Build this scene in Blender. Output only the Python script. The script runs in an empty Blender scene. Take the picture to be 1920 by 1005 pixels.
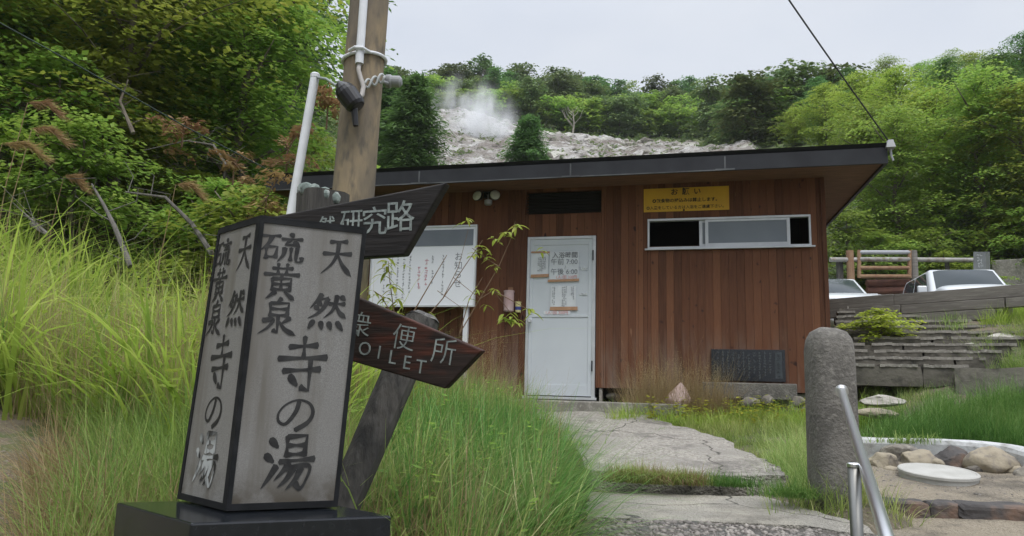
import bpy, bmesh, math, random
import numpy as np
from mathutils import Vector, Matrix, noise as mnoise

R_ = math.radians
sc = bpy.context.scene
COL = sc.collection

# ------------------------------------------------------------------ camera
EYE = 1.6; FPX = 1400.0; PITCH = R_(9.5); ROLL = R_(1.6)
cam_d = bpy.data.cameras.new('camera'); cam = bpy.data.objects.new('camera', cam_d); COL.objects.link(cam)
cam_d.sensor_width = 36.0; cam_d.lens = 36.0 * FPX / 1920.0
cam_d.clip_start = 0.05; cam_d.clip_end = 2000
cF = Vector((0, math.cos(PITCH), math.sin(PITCH)))
_R = Vector((1, 0, 0)); _U = Vector((0, -math.sin(PITCH), math.cos(PITCH)))
cR = math.cos(ROLL) * _R + math.sin(ROLL) * _U
cU = -math.sin(ROLL) * _R + math.cos(ROLL) * _U
M = Matrix.Identity(4)
for i in range(3):
    M[i][0] = cR[i]; M[i][1] = cU[i]; M[i][2] = -cF[i]
M[2][3] = EYE
cam.matrix_world = M
sc.camera = cam

# ------------------------------------------------------------------ sky, sun, exposure
SUN_EL = R_(63); SUN_AZ = R_(165)
w = bpy.data.worlds.new('World'); sc.world = w; w.use_nodes = True
wn, wl = w.node_tree.nodes, w.node_tree.links
bg = wn['Background']; bg.inputs['Strength'].default_value = 0.1
sky = wn.new('ShaderNodeTexSky'); sky.sky_type = 'NISHITA'; sky.sun_disc = False
sky.sun_elevation = SUN_EL; sky.sun_rotation = SUN_AZ
tcw = wn.new('ShaderNodeTexCoord')
mpw = wn.new('ShaderNodeMapping'); mpw.inputs['Scale'].default_value = (1.2, 1.2, 3.0)
nzw = wn.new('ShaderNodeTexNoise'); nzw.inputs['Scale'].default_value = 1.6; nzw.inputs['Detail'].default_value = 4
rpw = wn.new('ShaderNodeValToRGB')
rpw.color_ramp.elements[0].position = .28; rpw.color_ramp.elements[0].color = (.65, .70, .80, 1)
rpw.color_ramp.elements[1].position = .75; rpw.color_ramp.elements[1].color = (.83, .855, .90, 1)
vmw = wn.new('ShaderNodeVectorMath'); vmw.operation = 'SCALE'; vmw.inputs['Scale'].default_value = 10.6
mxw = wn.new('ShaderNodeMixRGB'); mxw.inputs['Fac'].default_value = .93
wl.new(tcw.outputs['Generated'], mpw.inputs['Vector']); wl.new(mpw.outputs[0], nzw.inputs['Vector'])
wl.new(nzw.outputs['Fac'], rpw.inputs[0]); wl.new(rpw.outputs[0], vmw.inputs[0])
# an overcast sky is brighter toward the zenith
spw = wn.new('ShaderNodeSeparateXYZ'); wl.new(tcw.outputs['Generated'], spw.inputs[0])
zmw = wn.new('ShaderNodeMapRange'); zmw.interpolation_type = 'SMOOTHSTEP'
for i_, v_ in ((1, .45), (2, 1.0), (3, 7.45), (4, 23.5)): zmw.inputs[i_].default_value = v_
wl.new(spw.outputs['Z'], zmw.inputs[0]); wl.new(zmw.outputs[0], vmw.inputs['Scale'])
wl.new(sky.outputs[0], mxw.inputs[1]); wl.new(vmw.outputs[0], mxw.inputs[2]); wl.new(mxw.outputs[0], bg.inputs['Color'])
sun_d = bpy.data.lights.new('sun', 'SUN'); sun_d.energy = 1.5; sun_d.angle = R_(22); sun_d.color = (1, .96, .9)
sun = bpy.data.objects.new('sun', sun_d); COL.objects.link(sun)
sdir = Vector((math.sin(SUN_AZ) * math.cos(SUN_EL), math.cos(SUN_AZ) * math.cos(SUN_EL), math.sin(SUN_EL)))
sun.rotation_euler = (-sdir).to_track_quat('-Z', 'Y').to_euler()
sc.view_settings.view_transform = 'Standard'; sc.view_settings.look = 'None'
sc.view_settings.exposure = 0.5; sc.view_settings.gamma = 1.0
sc.render.engine = 'CYCLES'
sc.cycles.max_bounces = 8; sc.cycles.diffuse_bounces = 6; sc.cycles.glossy_bounces = 3; sc.cycles.transparent_max_bounces = 6
sc.cycles.volume_bounces = 3; sc.cycles.use_denoising = True

# ------------------------------------------------------------------ helpers
CE = Vector((0, 0, EYE))
def ray(px, py):
    px = float(px); py = float(py)
    return cF + (px - 960) / FPX * cR - (py - 502.5) / FPX * cU
def at(px, py, Y):
    d = ray(px, py); return CE + d * (float(Y) / d.y)
def atz(px, py, z):
    d = ray(px, py); return CE + d * ((z - EYE) / d.z)

def tag(o, label=None, cat=None, group=None, kind=None):
    if label: o['label'] = label
    if cat: o['category'] = cat
    if group: o['group'] = group
    if kind: o['kind'] = kind
    return o

def empty(name, loc, label, cat, group=None, rotz=0.0):
    o = bpy.data.objects.new(name, None); COL.objects.link(o)
    o.empty_display_size = .1
    o.matrix_world = Matrix.Translation(Vector(loc)) @ Matrix.Rotation(rotz, 4, 'Z')
    tag(o, label, cat, group); o['_m'] = [x for row in o.matrix_world for x in row]
    return o
def mw(o):
    if o is None: return Matrix.Identity(4)
    v = o.get('_m')
    if v is not None:
        return Matrix([v[0:4], v[4:8], v[8:12], v[12:16]])
    return mw(o.parent) @ o.matrix_basis

class MB:
    """collects shapes; build() links them as one mesh object"""
    def __init__(s): s.v = []; s.f = []
    def add(s, vs, fs, m=None):
        b = len(s.v)
        s.v += [tuple(m @ Vector(p)) for p in vs] if m is not None else [tuple(p) for p in vs]
        s.f += [tuple(b + i for i in f) for f in fs]
    def box(s, x0, x1, y0, y1, z0, z1, m=None):
        s.add([(x0,y0,z0),(x1,y0,z0),(x1,y1,z0),(x0,y1,z0),(x0,y0,z1),(x1,y0,z1),(x1,y1,z1),(x0,y1,z1)],
              [(0,3,2,1),(4,5,6,7),(0,1,5,4),(1,2,6,5),(2,3,7,6),(3,0,4,7)], m)
    def prism(s, poly, y0, y1, m=None):
        """poly in x,z extruded along y"""
        n = len(poly)
        vs = [(x, y0, z) for x, z in poly] + [(x, y1, z) for x, z in poly]
        fs = [tuple(range(n)), tuple(range(2*n-1, n-1, -1))]
        fs += [(i, i+n, (i+1) % n + n, (i+1) % n) for i in range(n)]
        s.add(vs, fs, m)
    def tube(s, pts, rad, n=8, cap=True):
        pts = [Vector(p) for p in pts]; k = len(pts)
        rr = rad if isinstance(rad, (list, tuple)) else [rad] * k
        b = len(s.v); up = None
        for i, p in enumerate(pts):
            t = (pts[min(i+1, k-1)] - pts[max(i-1, 0)]).normalized()
            if up is None:
                up = t.orthogonal().normalized()
            up = (up - t * up.dot(t)).normalized(); sd = t.cross(up)
            for j in range(n):
                a = 2*math.pi*j/n
                s.v.append(tuple(p + rr[i]*(math.cos(a)*up + math.sin(a)*sd)))
        for i in range(k-1):
            for j in range(n):
                s.f.append((b+i*n+j, b+i*n+(j+1) % n, b+(i+1)*n+(j+1) % n, b+(i+1)*n+j))
        if cap:
            s.f.append(tuple(b+j for j in range(n-1, -1, -1)))
            s.f.append(tuple(b+(k-1)*n+j for j in range(n)))
    def lathe(s, prof, n=24, m=None):
        """prof: (radius, z) from bottom to top"""
        vs = []; fs = []
        for r, z in prof:
            for j in range(n):
                a = 2*math.pi*j/n; vs.append((r*math.cos(a), r*math.sin(a), z))
        for i in range(len(prof)-1):
            for j in range(n):
                fs.append((i*n+j, i*n+(j+1) % n, (i+1)*n+(j+1) % n, (i+1)*n+j))
        fs.append(tuple(range(n-1, -1, -1))); fs.append(tuple((len(prof)-1)*n+j for j in range(n)))
        s.add(vs, fs, m)
    def build(s, name, mat, parent=None, smooth=False, bevel=0.0, local=False, seg=2):
        me = bpy.data.meshes.new(name)
        vs = s.v
        if parent is not None and not local:
            inv = mw(parent).inverted(); vs = [tuple(inv @ Vector(p)) for p in vs]
        me.from_pydata(vs, [], s.f); me.update()
        me.materials.append(mat)
        if smooth: me.polygons.foreach_set('use_smooth', [True]*len(me.polygons))
        o = bpy.data.objects.new(name, me); COL.objects.link(o)
        if parent is not None: o.parent = parent
        if bevel > 0:
            md = o.modifiers.new('bevel', 'BEVEL'); md.width = bevel; md.segments = seg; md.limit_method = 'ANGLE'
        return o

def np_mesh(name, V, F, mat, parent=None, smooth=False):
    """V (n,3) array, F (m,k) array of same-size faces"""
    me = bpy.data.meshes.new(name)
    k = F.shape[1]
    me.vertices.add(len(V)); me.vertices.foreach_set('co', np.ascontiguousarray(V, dtype=np.float32).ravel())
    me.loops.add(F.size); me.loops.foreach_set('vertex_index', np.ascontiguousarray(F, dtype=np.int32).ravel())
    me.polygons.add(len(F)); me.polygons.foreach_set('loop_start', np.arange(0, F.size, k, dtype=np.int32))
    me.update(calc_edges=True)
    me.materials.append(mat)
    if smooth: me.polygons.foreach_set('use_smooth', np.ones(len(F), dtype=bool))
    o = bpy.data.objects.new(name, me); COL.objects.link(o)
    if parent is not None: o.parent = parent
    return o

def copy_thing(o, parent=None):
    c = o.copy(); COL.objects.link(c)
    if parent is not None: c.parent = parent
    for ch in list(o.children): copy_thing(ch, c)
    return c

# ------------------------------------------------------------------ materials
def new_mat(name):
    m = bpy.data.materials.new(name); m.use_nodes = True
    nt = m.node_tree; return m, nt.nodes, nt.links, nt.nodes['Principled BSDF']
def mix_node(N, L, fac, a, b):
    n = N.new('ShaderNodeMixRGB')
    for i, x in ((0, fac), (1, a), (2, b)):
        if hasattr(x, 'is_linked') or isinstance(x, bpy.types.NodeSocket): L.new(x, n.inputs[i])
        elif i == 0: n.inputs[0].default_value = x
        else: n.inputs[i].default_value = (*x, 1)
    return n.outputs[0]
def noise_fac(N, L, scale, detail=4, lo=.35, hi=.65, vec=None, rough=.55, stretch=None):
    n = N.new('ShaderNodeTexNoise'); n.inputs['Scale'].default_value = scale; n.inputs['Detail'].default_value = detail
    n.inputs['Roughness'].default_value = rough
    if vec is None:
        vec = N.new('ShaderNodeTexCoord').outputs['Object']
    if stretch:
        mp = N.new('ShaderNodeMapping'); mp.inputs['Scale'].default_value = stretch; L.new(vec, mp.inputs[0]); vec = mp.outputs[0]
    L.new(vec, n.inputs['Vector'])
    r = N.new('ShaderNodeMapRange'); r.inputs[1].default_value = lo; r.inputs[2].default_value = hi
    L.new(n.outputs['Fac'], r.inputs[0]); return r.outputs[0]
def bump(N, L, P, h, strength=.3, dist=.01):
    b = N.new('ShaderNodeBump'); b.inputs['Strength'].default_value = strength; b.inputs['Distance'].default_value = dist
    L.new(h, b.inputs['Height']); L.new(b.outputs[0], P.inputs['Normal'])
def mat_simple(name, c, rough=.6, c2=None, scale=8, metal=0, spec=.4, bumpk=0, fine=60, stretch=None, lo=.35, hi=.65, c3=None, scale3=40):
    m, N, L, P = new_mat(name)
    P.inputs['Roughness'].default_value = rough; P.inputs['Metallic'].default_value = metal
    P.inputs['Specular IOR Level'].default_value = spec
    if c2 is None: P.inputs['Base Color'].default_value = (*c, 1)
    else:
        col = mix_node(N, L, noise_fac(N, L, scale, 5, lo, hi, stretch=stretch), c, c2)
        if c3 is not None: col = mix_node(N, L, noise_fac(N, L, scale3, 3, .5, .7, stretch=stretch), col, c3)
        L.new(col, P.inputs['Base Color'])
    if bumpk: bump(N, L, P, noise_fac(N, L, fine, 4, .2, .8, stretch=stretch), bumpk)
    return m

def mat_leaf(name, cols, trans=.35, tree_var=.25):
    """leaf colours per leaf (random island) and per tree (object random)"""
    m, N, L, P = new_mat(name)
    g = N.new('ShaderNodeNewGeometry'); oi = N.new('ShaderNodeObjectInfo')
    rp = N.new('ShaderNodeValToRGB'); cr = rp.color_ramp
    cr.elements[0].color = (*cols[0], 1); cr.elements[1].color = (*cols[-1], 1)
    for i, c in enumerate(cols[1:-1]):
        e = cr.elements.new((i+1)/(len(cols)-1)); e.color = (*c, 1)
    # clumps of slightly different foliage + leaf to leaf variation
    nf = noise_fac(N, L, 1.1, 2, .3, .7)
    a = N.new('ShaderNodeMath'); a.operation = 'MULTIPLY_ADD'; a.inputs[1].default_value = .55
    b = N.new('ShaderNodeMath'); b.operation = 'MULTIPLY'; b.inputs[1].default_value = .45
    L.new(nf, b.inputs[0]); L.new(g.outputs['Random Per Island'], a.inputs[0]); L.new(b.outputs[0], a.inputs[2])
    L.new(a.outputs[0], rp.inputs[0])
    hs = N.new('ShaderNodeHueSaturation')
    mr = N.new('ShaderNodeMapRange'); mr.inputs[3].default_value = 1-tree_var; mr.inputs[4].default_value = 1+tree_var
    L.new(oi.outputs['Random'], mr.inputs[0]); L.new(mr.outputs[0], hs.inputs['Value'])
    mr2 = N.new('ShaderNodeMapRange'); mr2.inputs[3].default_value = .485; mr2.inputs[4].default_value = .515
    L.new(oi.outputs['Random'], mr2.inputs[0]); L.new(mr2.outputs[0], hs.inputs['Hue'])
    L.new(rp.outputs[0], hs.inputs['Color'])
    P.inputs['Roughness'].default_value = .55; P.inputs['Specular IOR Level'].default_value = .25
    L.new(hs.outputs[0], P.inputs['Base Color'])
    t = N.new('ShaderNodeBsdfTranslucent'); L.new(hs.outputs[0], t.inputs[0])
    mx = N.new('ShaderNodeMixShader'); mx.inputs[0].default_value = trans
    L.new(P.outputs[0], mx.inputs[1]); L.new(t.outputs[0], mx.inputs[2])
    L.new(mx.outputs[0], N['Material Output'].inputs[0])
    return m

M_ = {}
M_['leaf_mid'] = mat_leaf('leaves_mid_green', [(.12,.22,.045), (.19,.31,.055), (.27,.385,.07), (.35,.44,.09)], .55)
M_['leaf_yel'] = mat_leaf('leaves_yellow_green', [(.15,.23,.036), (.23,.32,.048), (.31,.39,.065), (.39,.43,.09)], .55)
M_['leaf_dark'] = mat_leaf('leaves_dark_green', [(.065,.145,.045), (.105,.205,.06), (.16,.265,.075)], .5)
M_['leaf_far'] = mat_leaf('leaves_far', [(.08,.135,.055), (.125,.185,.065), (.175,.225,.075), (.23,.255,.09)], .3, .35)
M_['needle'] = mat_leaf('needles', [(.07,.16,.05), (.11,.23,.06), (.16,.29,.08)], .45, .15)
M_['leaf_bright'] = mat_leaf('leaves_bright', [(.28,.34,.035), (.38,.42,.05), (.48,.48,.08)], .45)
M_['leaf_lance'] = mat_leaf('leaves_long', [(.15,.25,.03), (.25,.34,.05), (.33,.37,.07), (.36,.33,.09)], .45, .1)
M_['leaf_dead'] = mat_leaf('leaves_dead', [(.24,.14,.07), (.32,.20,.10), (.36,.26,.14)], .3, .15)
M_['grass'] = mat_leaf('grass_blades', [(.10,.18,.045), (.18,.285,.065), (.28,.38,.10), (.40,.45,.16), (.55,.50,.30)], .4, .05)
M_['grass_y'] = mat_leaf('grass_blades_yellow', [(.16,.28,.05), (.27,.42,.065), (.39,.53,.10), (.54,.58,.22)], .5, .05)
M_['grass_d'] = mat_leaf('grass_blades_deep', [(.06,.16,.035), (.11,.235,.05), (.18,.31,.08), (.30,.37,.14)], .35, .05)
M_['dry'] = mat_leaf('grass_dry', [(.25,.18,.09), (.34,.25,.13), (.40,.31,.18), (.30,.27,.12)], .35, .1)
M_['plume'] = mat_leaf('grass_plume', [(.30,.19,.085), (.37,.25,.12), (.42,.31,.17)], .4, .1)
M_['bark'] = mat_simple('bark', (.10,.08,.06), .9, (.17,.15,.12), 14, bumpk=.5, stretch=(1,1,.3))
M_['bark_pale'] = mat_simple('bark_pale', (.33,.30,.26), .9, (.20,.18,.15), 14, bumpk=.4, stretch=(1,1,.3))
M_['bark_grey'] = mat_simple('bark_grey', (.15,.14,.125), .9, (.085,.08,.072), 14, bumpk=.4, stretch=(1,1,.3))
M_['twig'] = mat_simple('twig', (.16,.10,.06), .8)
M_['wood_post'] = mat_simple('weathered_log', (.028,.027,.025), .85, (.075,.07,.062), 9, bumpk=.7, fine=22, stretch=(3,3,.35), c3=(.075,.072,.065), scale3=10)
M_['lichen'] = mat_simple('lichen', (.20,.25,.23), .95, (.10,.12,.11), 30, bumpk=.5, c3=(.33,.36,.34), scale3=24)
M_['granite'] = None
M_['black_stone'] = mat_simple('black_polished_stone', (.006,.008,.011), .16, (.012,.014,.018), 40, spec=.5)
M_['black_edge'] = mat_simple('black_edge_paint', (.010,.011,.012), .65, (.018,.019,.021), 20, spec=.15)
M_['paint_black'] = mat_simple('lettering_black', (.010,.010,.011), .6, (.03,.03,.03), 30)
M_['paint_white'] = mat_simple('lettering_white', (.29,.33,.315), .7, (.17,.20,.19), 25, c3=(.10,.11,.11), scale3=60)
M_['concrete'] = mat_simple('concrete', (.27,.255,.225), .9, (.17,.16,.14), 5, bumpk=.3, c3=(.34,.325,.29), scale3=30)
M_['concrete_pole'] = mat_simple('concrete_pole', (.25,.195,.125), .9, (.15,.125,.095), 4.5, bumpk=.2, stretch=(1,1,.3), c3=(.11,.095,.075), scale3=16, lo=.4, hi=.6)
M_['old_granite'] = mat_simple('old_granite', (.165,.155,.14), .95, (.10,.094,.085), 5, bumpk=.7, fine=60, c3=(.20,.19,.17), scale3=30)
M_['steel'] = mat_simple('stainless_steel', (.78,.79,.81), .30, metal=1)
M_['steel_post'] = mat_simple('brushed_steel', (.22,.22,.21), .45, metal=1)
M_['grey_metal'] = mat_simple('grey_metal', (.33,.34,.35), .5, metal=.4)
M_['white_pvc'] = mat_simple('white_pvc', (.68,.70,.74), .35, (.60,.62,.65), 6)
M_['white_paint'] = mat_simple('white_painted_metal', (.53,.57,.605), .4, (.50,.54,.58), 2.5)
M_['alu'] = mat_simple('aluminium', (.56,.58,.60), .4, (.46,.48,.50), 5, metal=.3)
M_['black_plastic'] = mat_simple('black_plastic', (.012,.012,.014), .35)
M_['paper'] = mat_simple('paper', (.62,.655,.68), .8, (.57,.60,.63), 6)
M_['tape'] = mat_simple('brown_tape', (.36,.20,.11), .5, (.42,.25,.15), 20)
M_['print_grey'] = mat_simple('print_grey', (.19,.20,.22), .8)
M_['print_dark'] = mat_simple('print_dark', (.05,.05,.06), .8)
M_['print_pink'] = mat_simple('print_pink', (.60,.28,.29), .8)
M_['yellow'] = mat_simple('yellow_sign', (.60,.36,.022), .55, (.52,.30,.02), 3)
M_['sign_black'] = mat_simple('sign_black', (.03,.024,.012), .7)
M_['roof_metal'] = mat_simple('roof_metal', (.016,.017,.021), .55, (.026,.028,.033), 3, spec=.25)
M_['drip'] = mat_simple('drip_edge', (.11,.115,.12), .5, (.035,.037,.04), 3.5)
M_['soffit'] = mat_simple('soffit_wood', (.20,.105,.065), .85, (.13,.068,.042), 4, stretch=(1,6,1), bumpk=.2)
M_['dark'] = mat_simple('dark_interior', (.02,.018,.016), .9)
M_['lamp_glass'] = mat_simple('floodlight_lens', (.55,.56,.52), .25, (.42,.43,.40), 20)
M_['boulder'] = mat_simple('boulder', (.20,.18,.15), .9, (.12,.11,.10), 5, bumpk=.6, fine=25, c3=(.28,.26,.22), scale3=18)
M_['boulder_tan'] = mat_simple('boulder_tan', (.31,.27,.20), .9, (.22,.19,.14), 5, bumpk=.5, fine=25, c3=(.16,.14,.12), scale3=14)
M_['stone_dark'] = mat_simple('dark_stone', (.045,.042,.042), .75, (.085,.075,.07), 6, bumpk=.6, fine=20, c3=(.16,.10,.07), scale3=5)
M_['rock_white'] = mat_simple('pale_rock', (.42,.40,.36), .95, (.30,.28,.25), 6, bumpk=.6, fine=20)
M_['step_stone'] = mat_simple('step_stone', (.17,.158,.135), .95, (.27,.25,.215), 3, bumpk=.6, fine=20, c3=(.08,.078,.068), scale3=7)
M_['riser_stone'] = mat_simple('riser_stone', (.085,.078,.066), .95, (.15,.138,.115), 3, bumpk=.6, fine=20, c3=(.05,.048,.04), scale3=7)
M_['timber_grey'] = mat_simple('grey_timber', (.20,.185,.165), .9, (.14,.13,.115), 4, bumpk=.4, stretch=(.4,.4,5), c3=(.25,.235,.21), scale3=12)
M_['rust'] = mat_simple('rusty_pipe', (.20,.115,.065), .85, (.30,.20,.12), 6, c3=(.20,.10,.06), scale3=12)
M_['car_white'] = mat_simple('car_paint_white', (.52,.545,.57), .18, spec=.6)
M_['car_glass'] = mat_simple('car_glass', (.035,.045,.05), .06, spec=.22)
M_['rubber'] = mat_simple('rubber', (.015,.015,.016), .8)
M_['hose'] = mat_simple('pale_concrete', (.50,.51,.515), .8, (.40,.41,.41), 3, c3=(.24,.235,.22), scale3=8, bumpk=.3)
M_['lid'] = mat_simple('concrete_lid', (.42,.415,.39), .85, (.34,.335,.31), 6, bumpk=.15)
M_['pink_cloth'] = mat_simple('pink_plastic', (.50,.37,.34), .6, (.42,.32,.30), 8)
M_['ash'] = None

# granite panel : fine speckle
m, N, L, P = new_mat('grey_granite')
c = mix_node(N, L, noise_fac(N, L, 320, 2, .4, .6), (.155,.155,.15), (.245,.242,.235))
c = mix_node(N, L, noise_fac(N, L, 7, 4, .3, .8), c, (.19,.186,.178))
c = mix_node(N, L, noise_fac(N, L, 900, 1, .62, .7), c, (.12,.11,.105))
# rain streaks and a dirty band low down
c = mix_node(N, L, noise_fac(N, L, 9, 5, .50, .70, stretch=(1.6, 1.6, .12)), c, (.13,.122,.108))
tc = N.new('ShaderNodeTexCoord'); sp = N.new('ShaderNodeSeparateXYZ'); L.new(tc.outputs['Object'], sp.inputs[0])
zr = N.new('ShaderNodeMapRange'); zr.inputs[1].default_value = .13; zr.inputs[2].default_value = .02; L.new(sp.outputs['Z'], zr.inputs[0])
mm = N.new('ShaderNodeMath'); mm.operation = 'MULTIPLY'; L.new(zr.outputs[0], mm.inputs[0]); L.new(noise_fac(N, L, 9, 5, .42, .6), mm.inputs[1])
c = mix_node(N, L, mm.outputs[0], c, (.075,.065,.05))
L.new(c, P.inputs['Base Color']); P.inputs['Roughness'].default_value = .45; P.inputs['Specular IOR Level'].default_value = .35
M_['granite'] = m

# window glass
m, N, L, P = new_mat('frosted_pane')
c = mix_node(N, L, noise_fac(N, L, 3, 3, .3, .7), (.115,.14,.165), (.14,.165,.19))
L.new(c, P.inputs['Base Color']); P.inputs['Roughness'].default_value = .28; P.inputs['Specular IOR Level'].default_value = .6
M_['pane'] = m

# vertical boards of the bathhouse (building coordinates: x along wall, z up)
def mat_boards(name, w_, axis='X'):
    m, N, L, P = new_mat(name)
    tc = N.new('ShaderNodeTexCoord'); sp = N.new('ShaderNodeSeparateXYZ'); L.new(tc.outputs['Object'], sp.inputs[0])
    dv = N.new('ShaderNodeMath'); dv.operation = 'DIVIDE'; dv.inputs[1].default_value = w_; L.new(sp.outputs[axis], dv.inputs[0])
    fl = N.new('ShaderNodeMath'); fl.operation = 'FLOOR'; L.new(dv.outputs[0], fl.inputs[0])
    wn_ = N.new('ShaderNodeTexWhiteNoise'); wn_.noise_dimensions = '1D'; L.new(fl.outputs[0], wn_.inputs['W'])
    cb = N.new('ShaderNodeCombineXYZ'); L.new(sp.outputs[axis], cb.inputs[0]); L.new(sp.outputs['Z'], cb.inputs[2])
    ml = N.new('ShaderNodeMath'); ml.operation = 'MULTIPLY'; ml.inputs[1].default_value = 37.0
    L.new(wn_.outputs['Value'], ml.inputs[0]); L.new(ml.outputs[0], cb.inputs[1])
    grain = noise_fac(N, L, 3.2, 6, .3, .7, vec=cb.outputs[0], stretch=(22, 1, 1.1))
    fine = noise_fac(N, L, 11, 4, .3, .7, vec=cb.outputs[0], stretch=(18, 1, .8))
    knots = noise_fac(N, L, 13, 1, .70, .78, vec=cb.outputs[0], stretch=(1, 1, .8))
    rp = N.new('ShaderNodeValToRGB'); cr = rp.color_ramp
    cr.elements[0].color = (.062,.023,.011,1); cr.elements[1].color = (.215,.092,.045,1)
    e = cr.elements.new(.5); e.color = (.130,.050,.024,1)
    L.new(wn_.outputs['Value'], rp.inputs[0])
    c = mix_node(N, L, grain, rp.outputs[0], (.17,.078,.041))
    mh = N.new('ShaderNodeMixRGB'); mh.inputs[0].default_value = .55; L.new(rp.outputs[0], mh.inputs[1]); L.new(c, mh.inputs[2])
    f2 = N.new('ShaderNodeMath'); f2.operation = 'MULTIPLY'; f2.inputs[1].default_value = .45; L.new(fine, f2.inputs[0])
    c = mix_node(N, L, f2.outputs[0], mh.outputs[0], (.055,.02,.012))
    c = mix_node(N, L, knots, c, (.03,.012,.009))
    # grey weathering where rain splashes up the lowest boards, in patches; pale scratches
    zr = N.new('ShaderNodeMapRange'); zr.inputs[1].default_value = .85; zr.inputs[2].default_value = .0; L.new(sp.outputs['Z'], zr.inputs[0])
    wp = noise_fac(N, L, 2.3, 4, .44, .66, vec=cb.outputs[0], stretch=(3, 1, .6))
    mm = N.new('ShaderNodeMath'); mm.operation = 'MULTIPLY'; L.new(zr.outputs[0], mm.inputs[0]); L.new(wp, mm.inputs[1])
    c = mix_node(N, L, mm.outputs[0], c, (.20,.15,.12))
    sc_ = noise_fac(N, L, 4.2, 2, .72, .78, vec=cb.outputs[0], stretch=(5, 1, .55))
    c = mix_node(N, L, sc_, c, (.30,.17,.105))
    L.new(c, P.inputs['Base Color']); P.inputs['Roughness'].default_value = .72; P.inputs['Specular IOR Level'].default_value = .25
    bump(N, L, P, fine, .25, .004)
    return m
M_['boards'] = mat_boards('wall_boards', .0865)
M_['boards_side'] = mat_boards('wall_boards_side', .0865, 'Y')

# signboard wood: dark stained plank with reddish worn streaks
m, N, L, P = new_mat('dark_plank')
g = noise_fac(N, L, 6, 6, .3, .7, stretch=(1, 1, 14))
c = mix_node(N, L, g, (.007,.006,.006), (.021,.018,.017))
L.new(c, P.inputs['Base Color']); P.inputs['Roughness'].default_value = .55; P.inputs['Specular IOR Level'].default_value = .3
bump(N, L, P, g, .35, .004); M_['plank'] = m
m, N, L, P = new_mat('red_brown_plank')
g = noise_fac(N, L, 6, 6, .3, .7, stretch=(1, 1, 14)); g2 = noise_fac(N, L, 2.6, 3, .52, .68, stretch=(1.6, 1, 7))
c = mix_node(N, L, g, (.010,.006,.005), (.026,.016,.012)); c = mix_node(N, L, g2, c, (.060,.018,.010))
L.new(c, P.inputs['Base Color']); P.inputs['Roughness'].default_value = .75; P.inputs['Specular IOR Level'].default_value = .3
bump(N, L, P, g, .35, .004); M_['plank_red'] = m

# soil / forest floor / gravel
def mat_ground():
    m, N, L, P = new_mat('ground_soil')
    c = mix_node(N, L, noise_fac(N, L, 1.3, 6, .35, .65), (.16,.13,.095), (.085,.075,.05))
    c = mix_node(N, L, noise_fac(N, L, 3.5, 5, .5, .62), c, (.07,.10,.03))
    c = mix_node(N, L, noise_fac(N, L, 40, 3, .55, .7), c, (.25,.21,.16))
    # undergrowth covers the slopes beyond the bathhouse
    tc = N.new('ShaderNodeTexCoord'); sp = N.new('ShaderNodeSeparateXYZ'); L.new(tc.outputs['Object'], sp.inputs[0])
    mr = N.new('ShaderNodeMapRange'); mr.inputs[1].default_value = 15; mr.inputs[2].default_value = 19; L.new(sp.outputs['Y'], mr.inputs[0])
    cg = mix_node(N, L, noise_fac(N, L, .8, 6, .35, .65), (.06,.095,.03), (.11,.125,.05))
    c = mix_node(N, L, mr.outputs[0], c, cg)
    L.new(c, P.inputs['Base Color']); P.inputs['Roughness'].default_value = .95
    bump(N, L, P, noise_fac(N, L, 25, 5, .2, .8), .6, .03); return m
M_['ground'] = mat_ground()
def mat_gravel(name, a, b, dark, patch, pscale=1.4, plo=.5, phi=.6, crack=False):
    m, N, L, P = new_mat(name)
    v = N.new('ShaderNodeTexVoronoi'); v.inputs['Scale'].default_value = 55
    L.new(N.new('ShaderNodeTexCoord').outputs['Object'], v.inputs['Vector'])
    bw = N.new('ShaderNodeRGBToBW'); L.new(v.outputs['Color'], bw.inputs[0])
    c = mix_node(N, L, bw.outputs[0], a, b)
    c = mix_node(N, L, noise_fac(N, L, 130, 2, .6, .72), c, dark)
    c = mix_node(N, L, noise_fac(N, L, pscale, 5, plo, phi), c, patch)
    c = mix_node(N, L, noise_fac(N, L, 2.1, 6, .52, .66, rough=.65), c, tuple(k*.55 for k in patch))
    vd = N.new('ShaderNodeTexVoronoi'); vd.feature = 'DISTANCE_TO_EDGE'; vd.inputs['Scale'].default_value = .42
    wv = N.new('ShaderNodeTexCoord').outputs['Object']; nw = N.new('ShaderNodeTexNoise'); nw.inputs['Scale'].default_value = 3; L.new(wv, nw.inputs['Vector'])
    va = N.new('ShaderNodeVectorMath'); va.operation = 'MULTIPLY_ADD'; va.inputs[1].default_value = (.35,.35,.35); L.new(nw.outputs['Color'], va.inputs[0]); L.new(wv, va.inputs[2]); L.new(va.outputs[0], vd.inputs['Vector'])
    cm = N.new('ShaderNodeMapRange'); cm.inputs[1].default_value = .0045; cm.inputs[2].default_value = .001; L.new(vd.outputs['Distance'], cm.inputs[0])
    if crack: c = mix_node(N, L, cm.outputs[0], c, (.10,.095,.08))
    L.new(c, P.inputs['Base Color']); P.inputs['Roughness'].default_value = .95
    bump(N, L, P, noise_fac(N, L, 60, 3, .3, .7), 1.0, .02); return m
M_['path'] = mat_gravel('path_gravel_concrete', (.27,.25,.22), (.58,.54,.48), (.13,.12,.105), (.36,.335,.30), crack=True)
M_['slab'] = mat_gravel('step_concrete', (.33,.31,.27), (.39,.365,.32), (.20,.19,.165), (.43,.40,.34), 2.2, crack=True)
M_['rubble'] = mat_gravel('rubble_gravel', (.08,.078,.074), (.19,.18,.165), (.04,.04,.038), (.13,.115,.10), 3)
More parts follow.
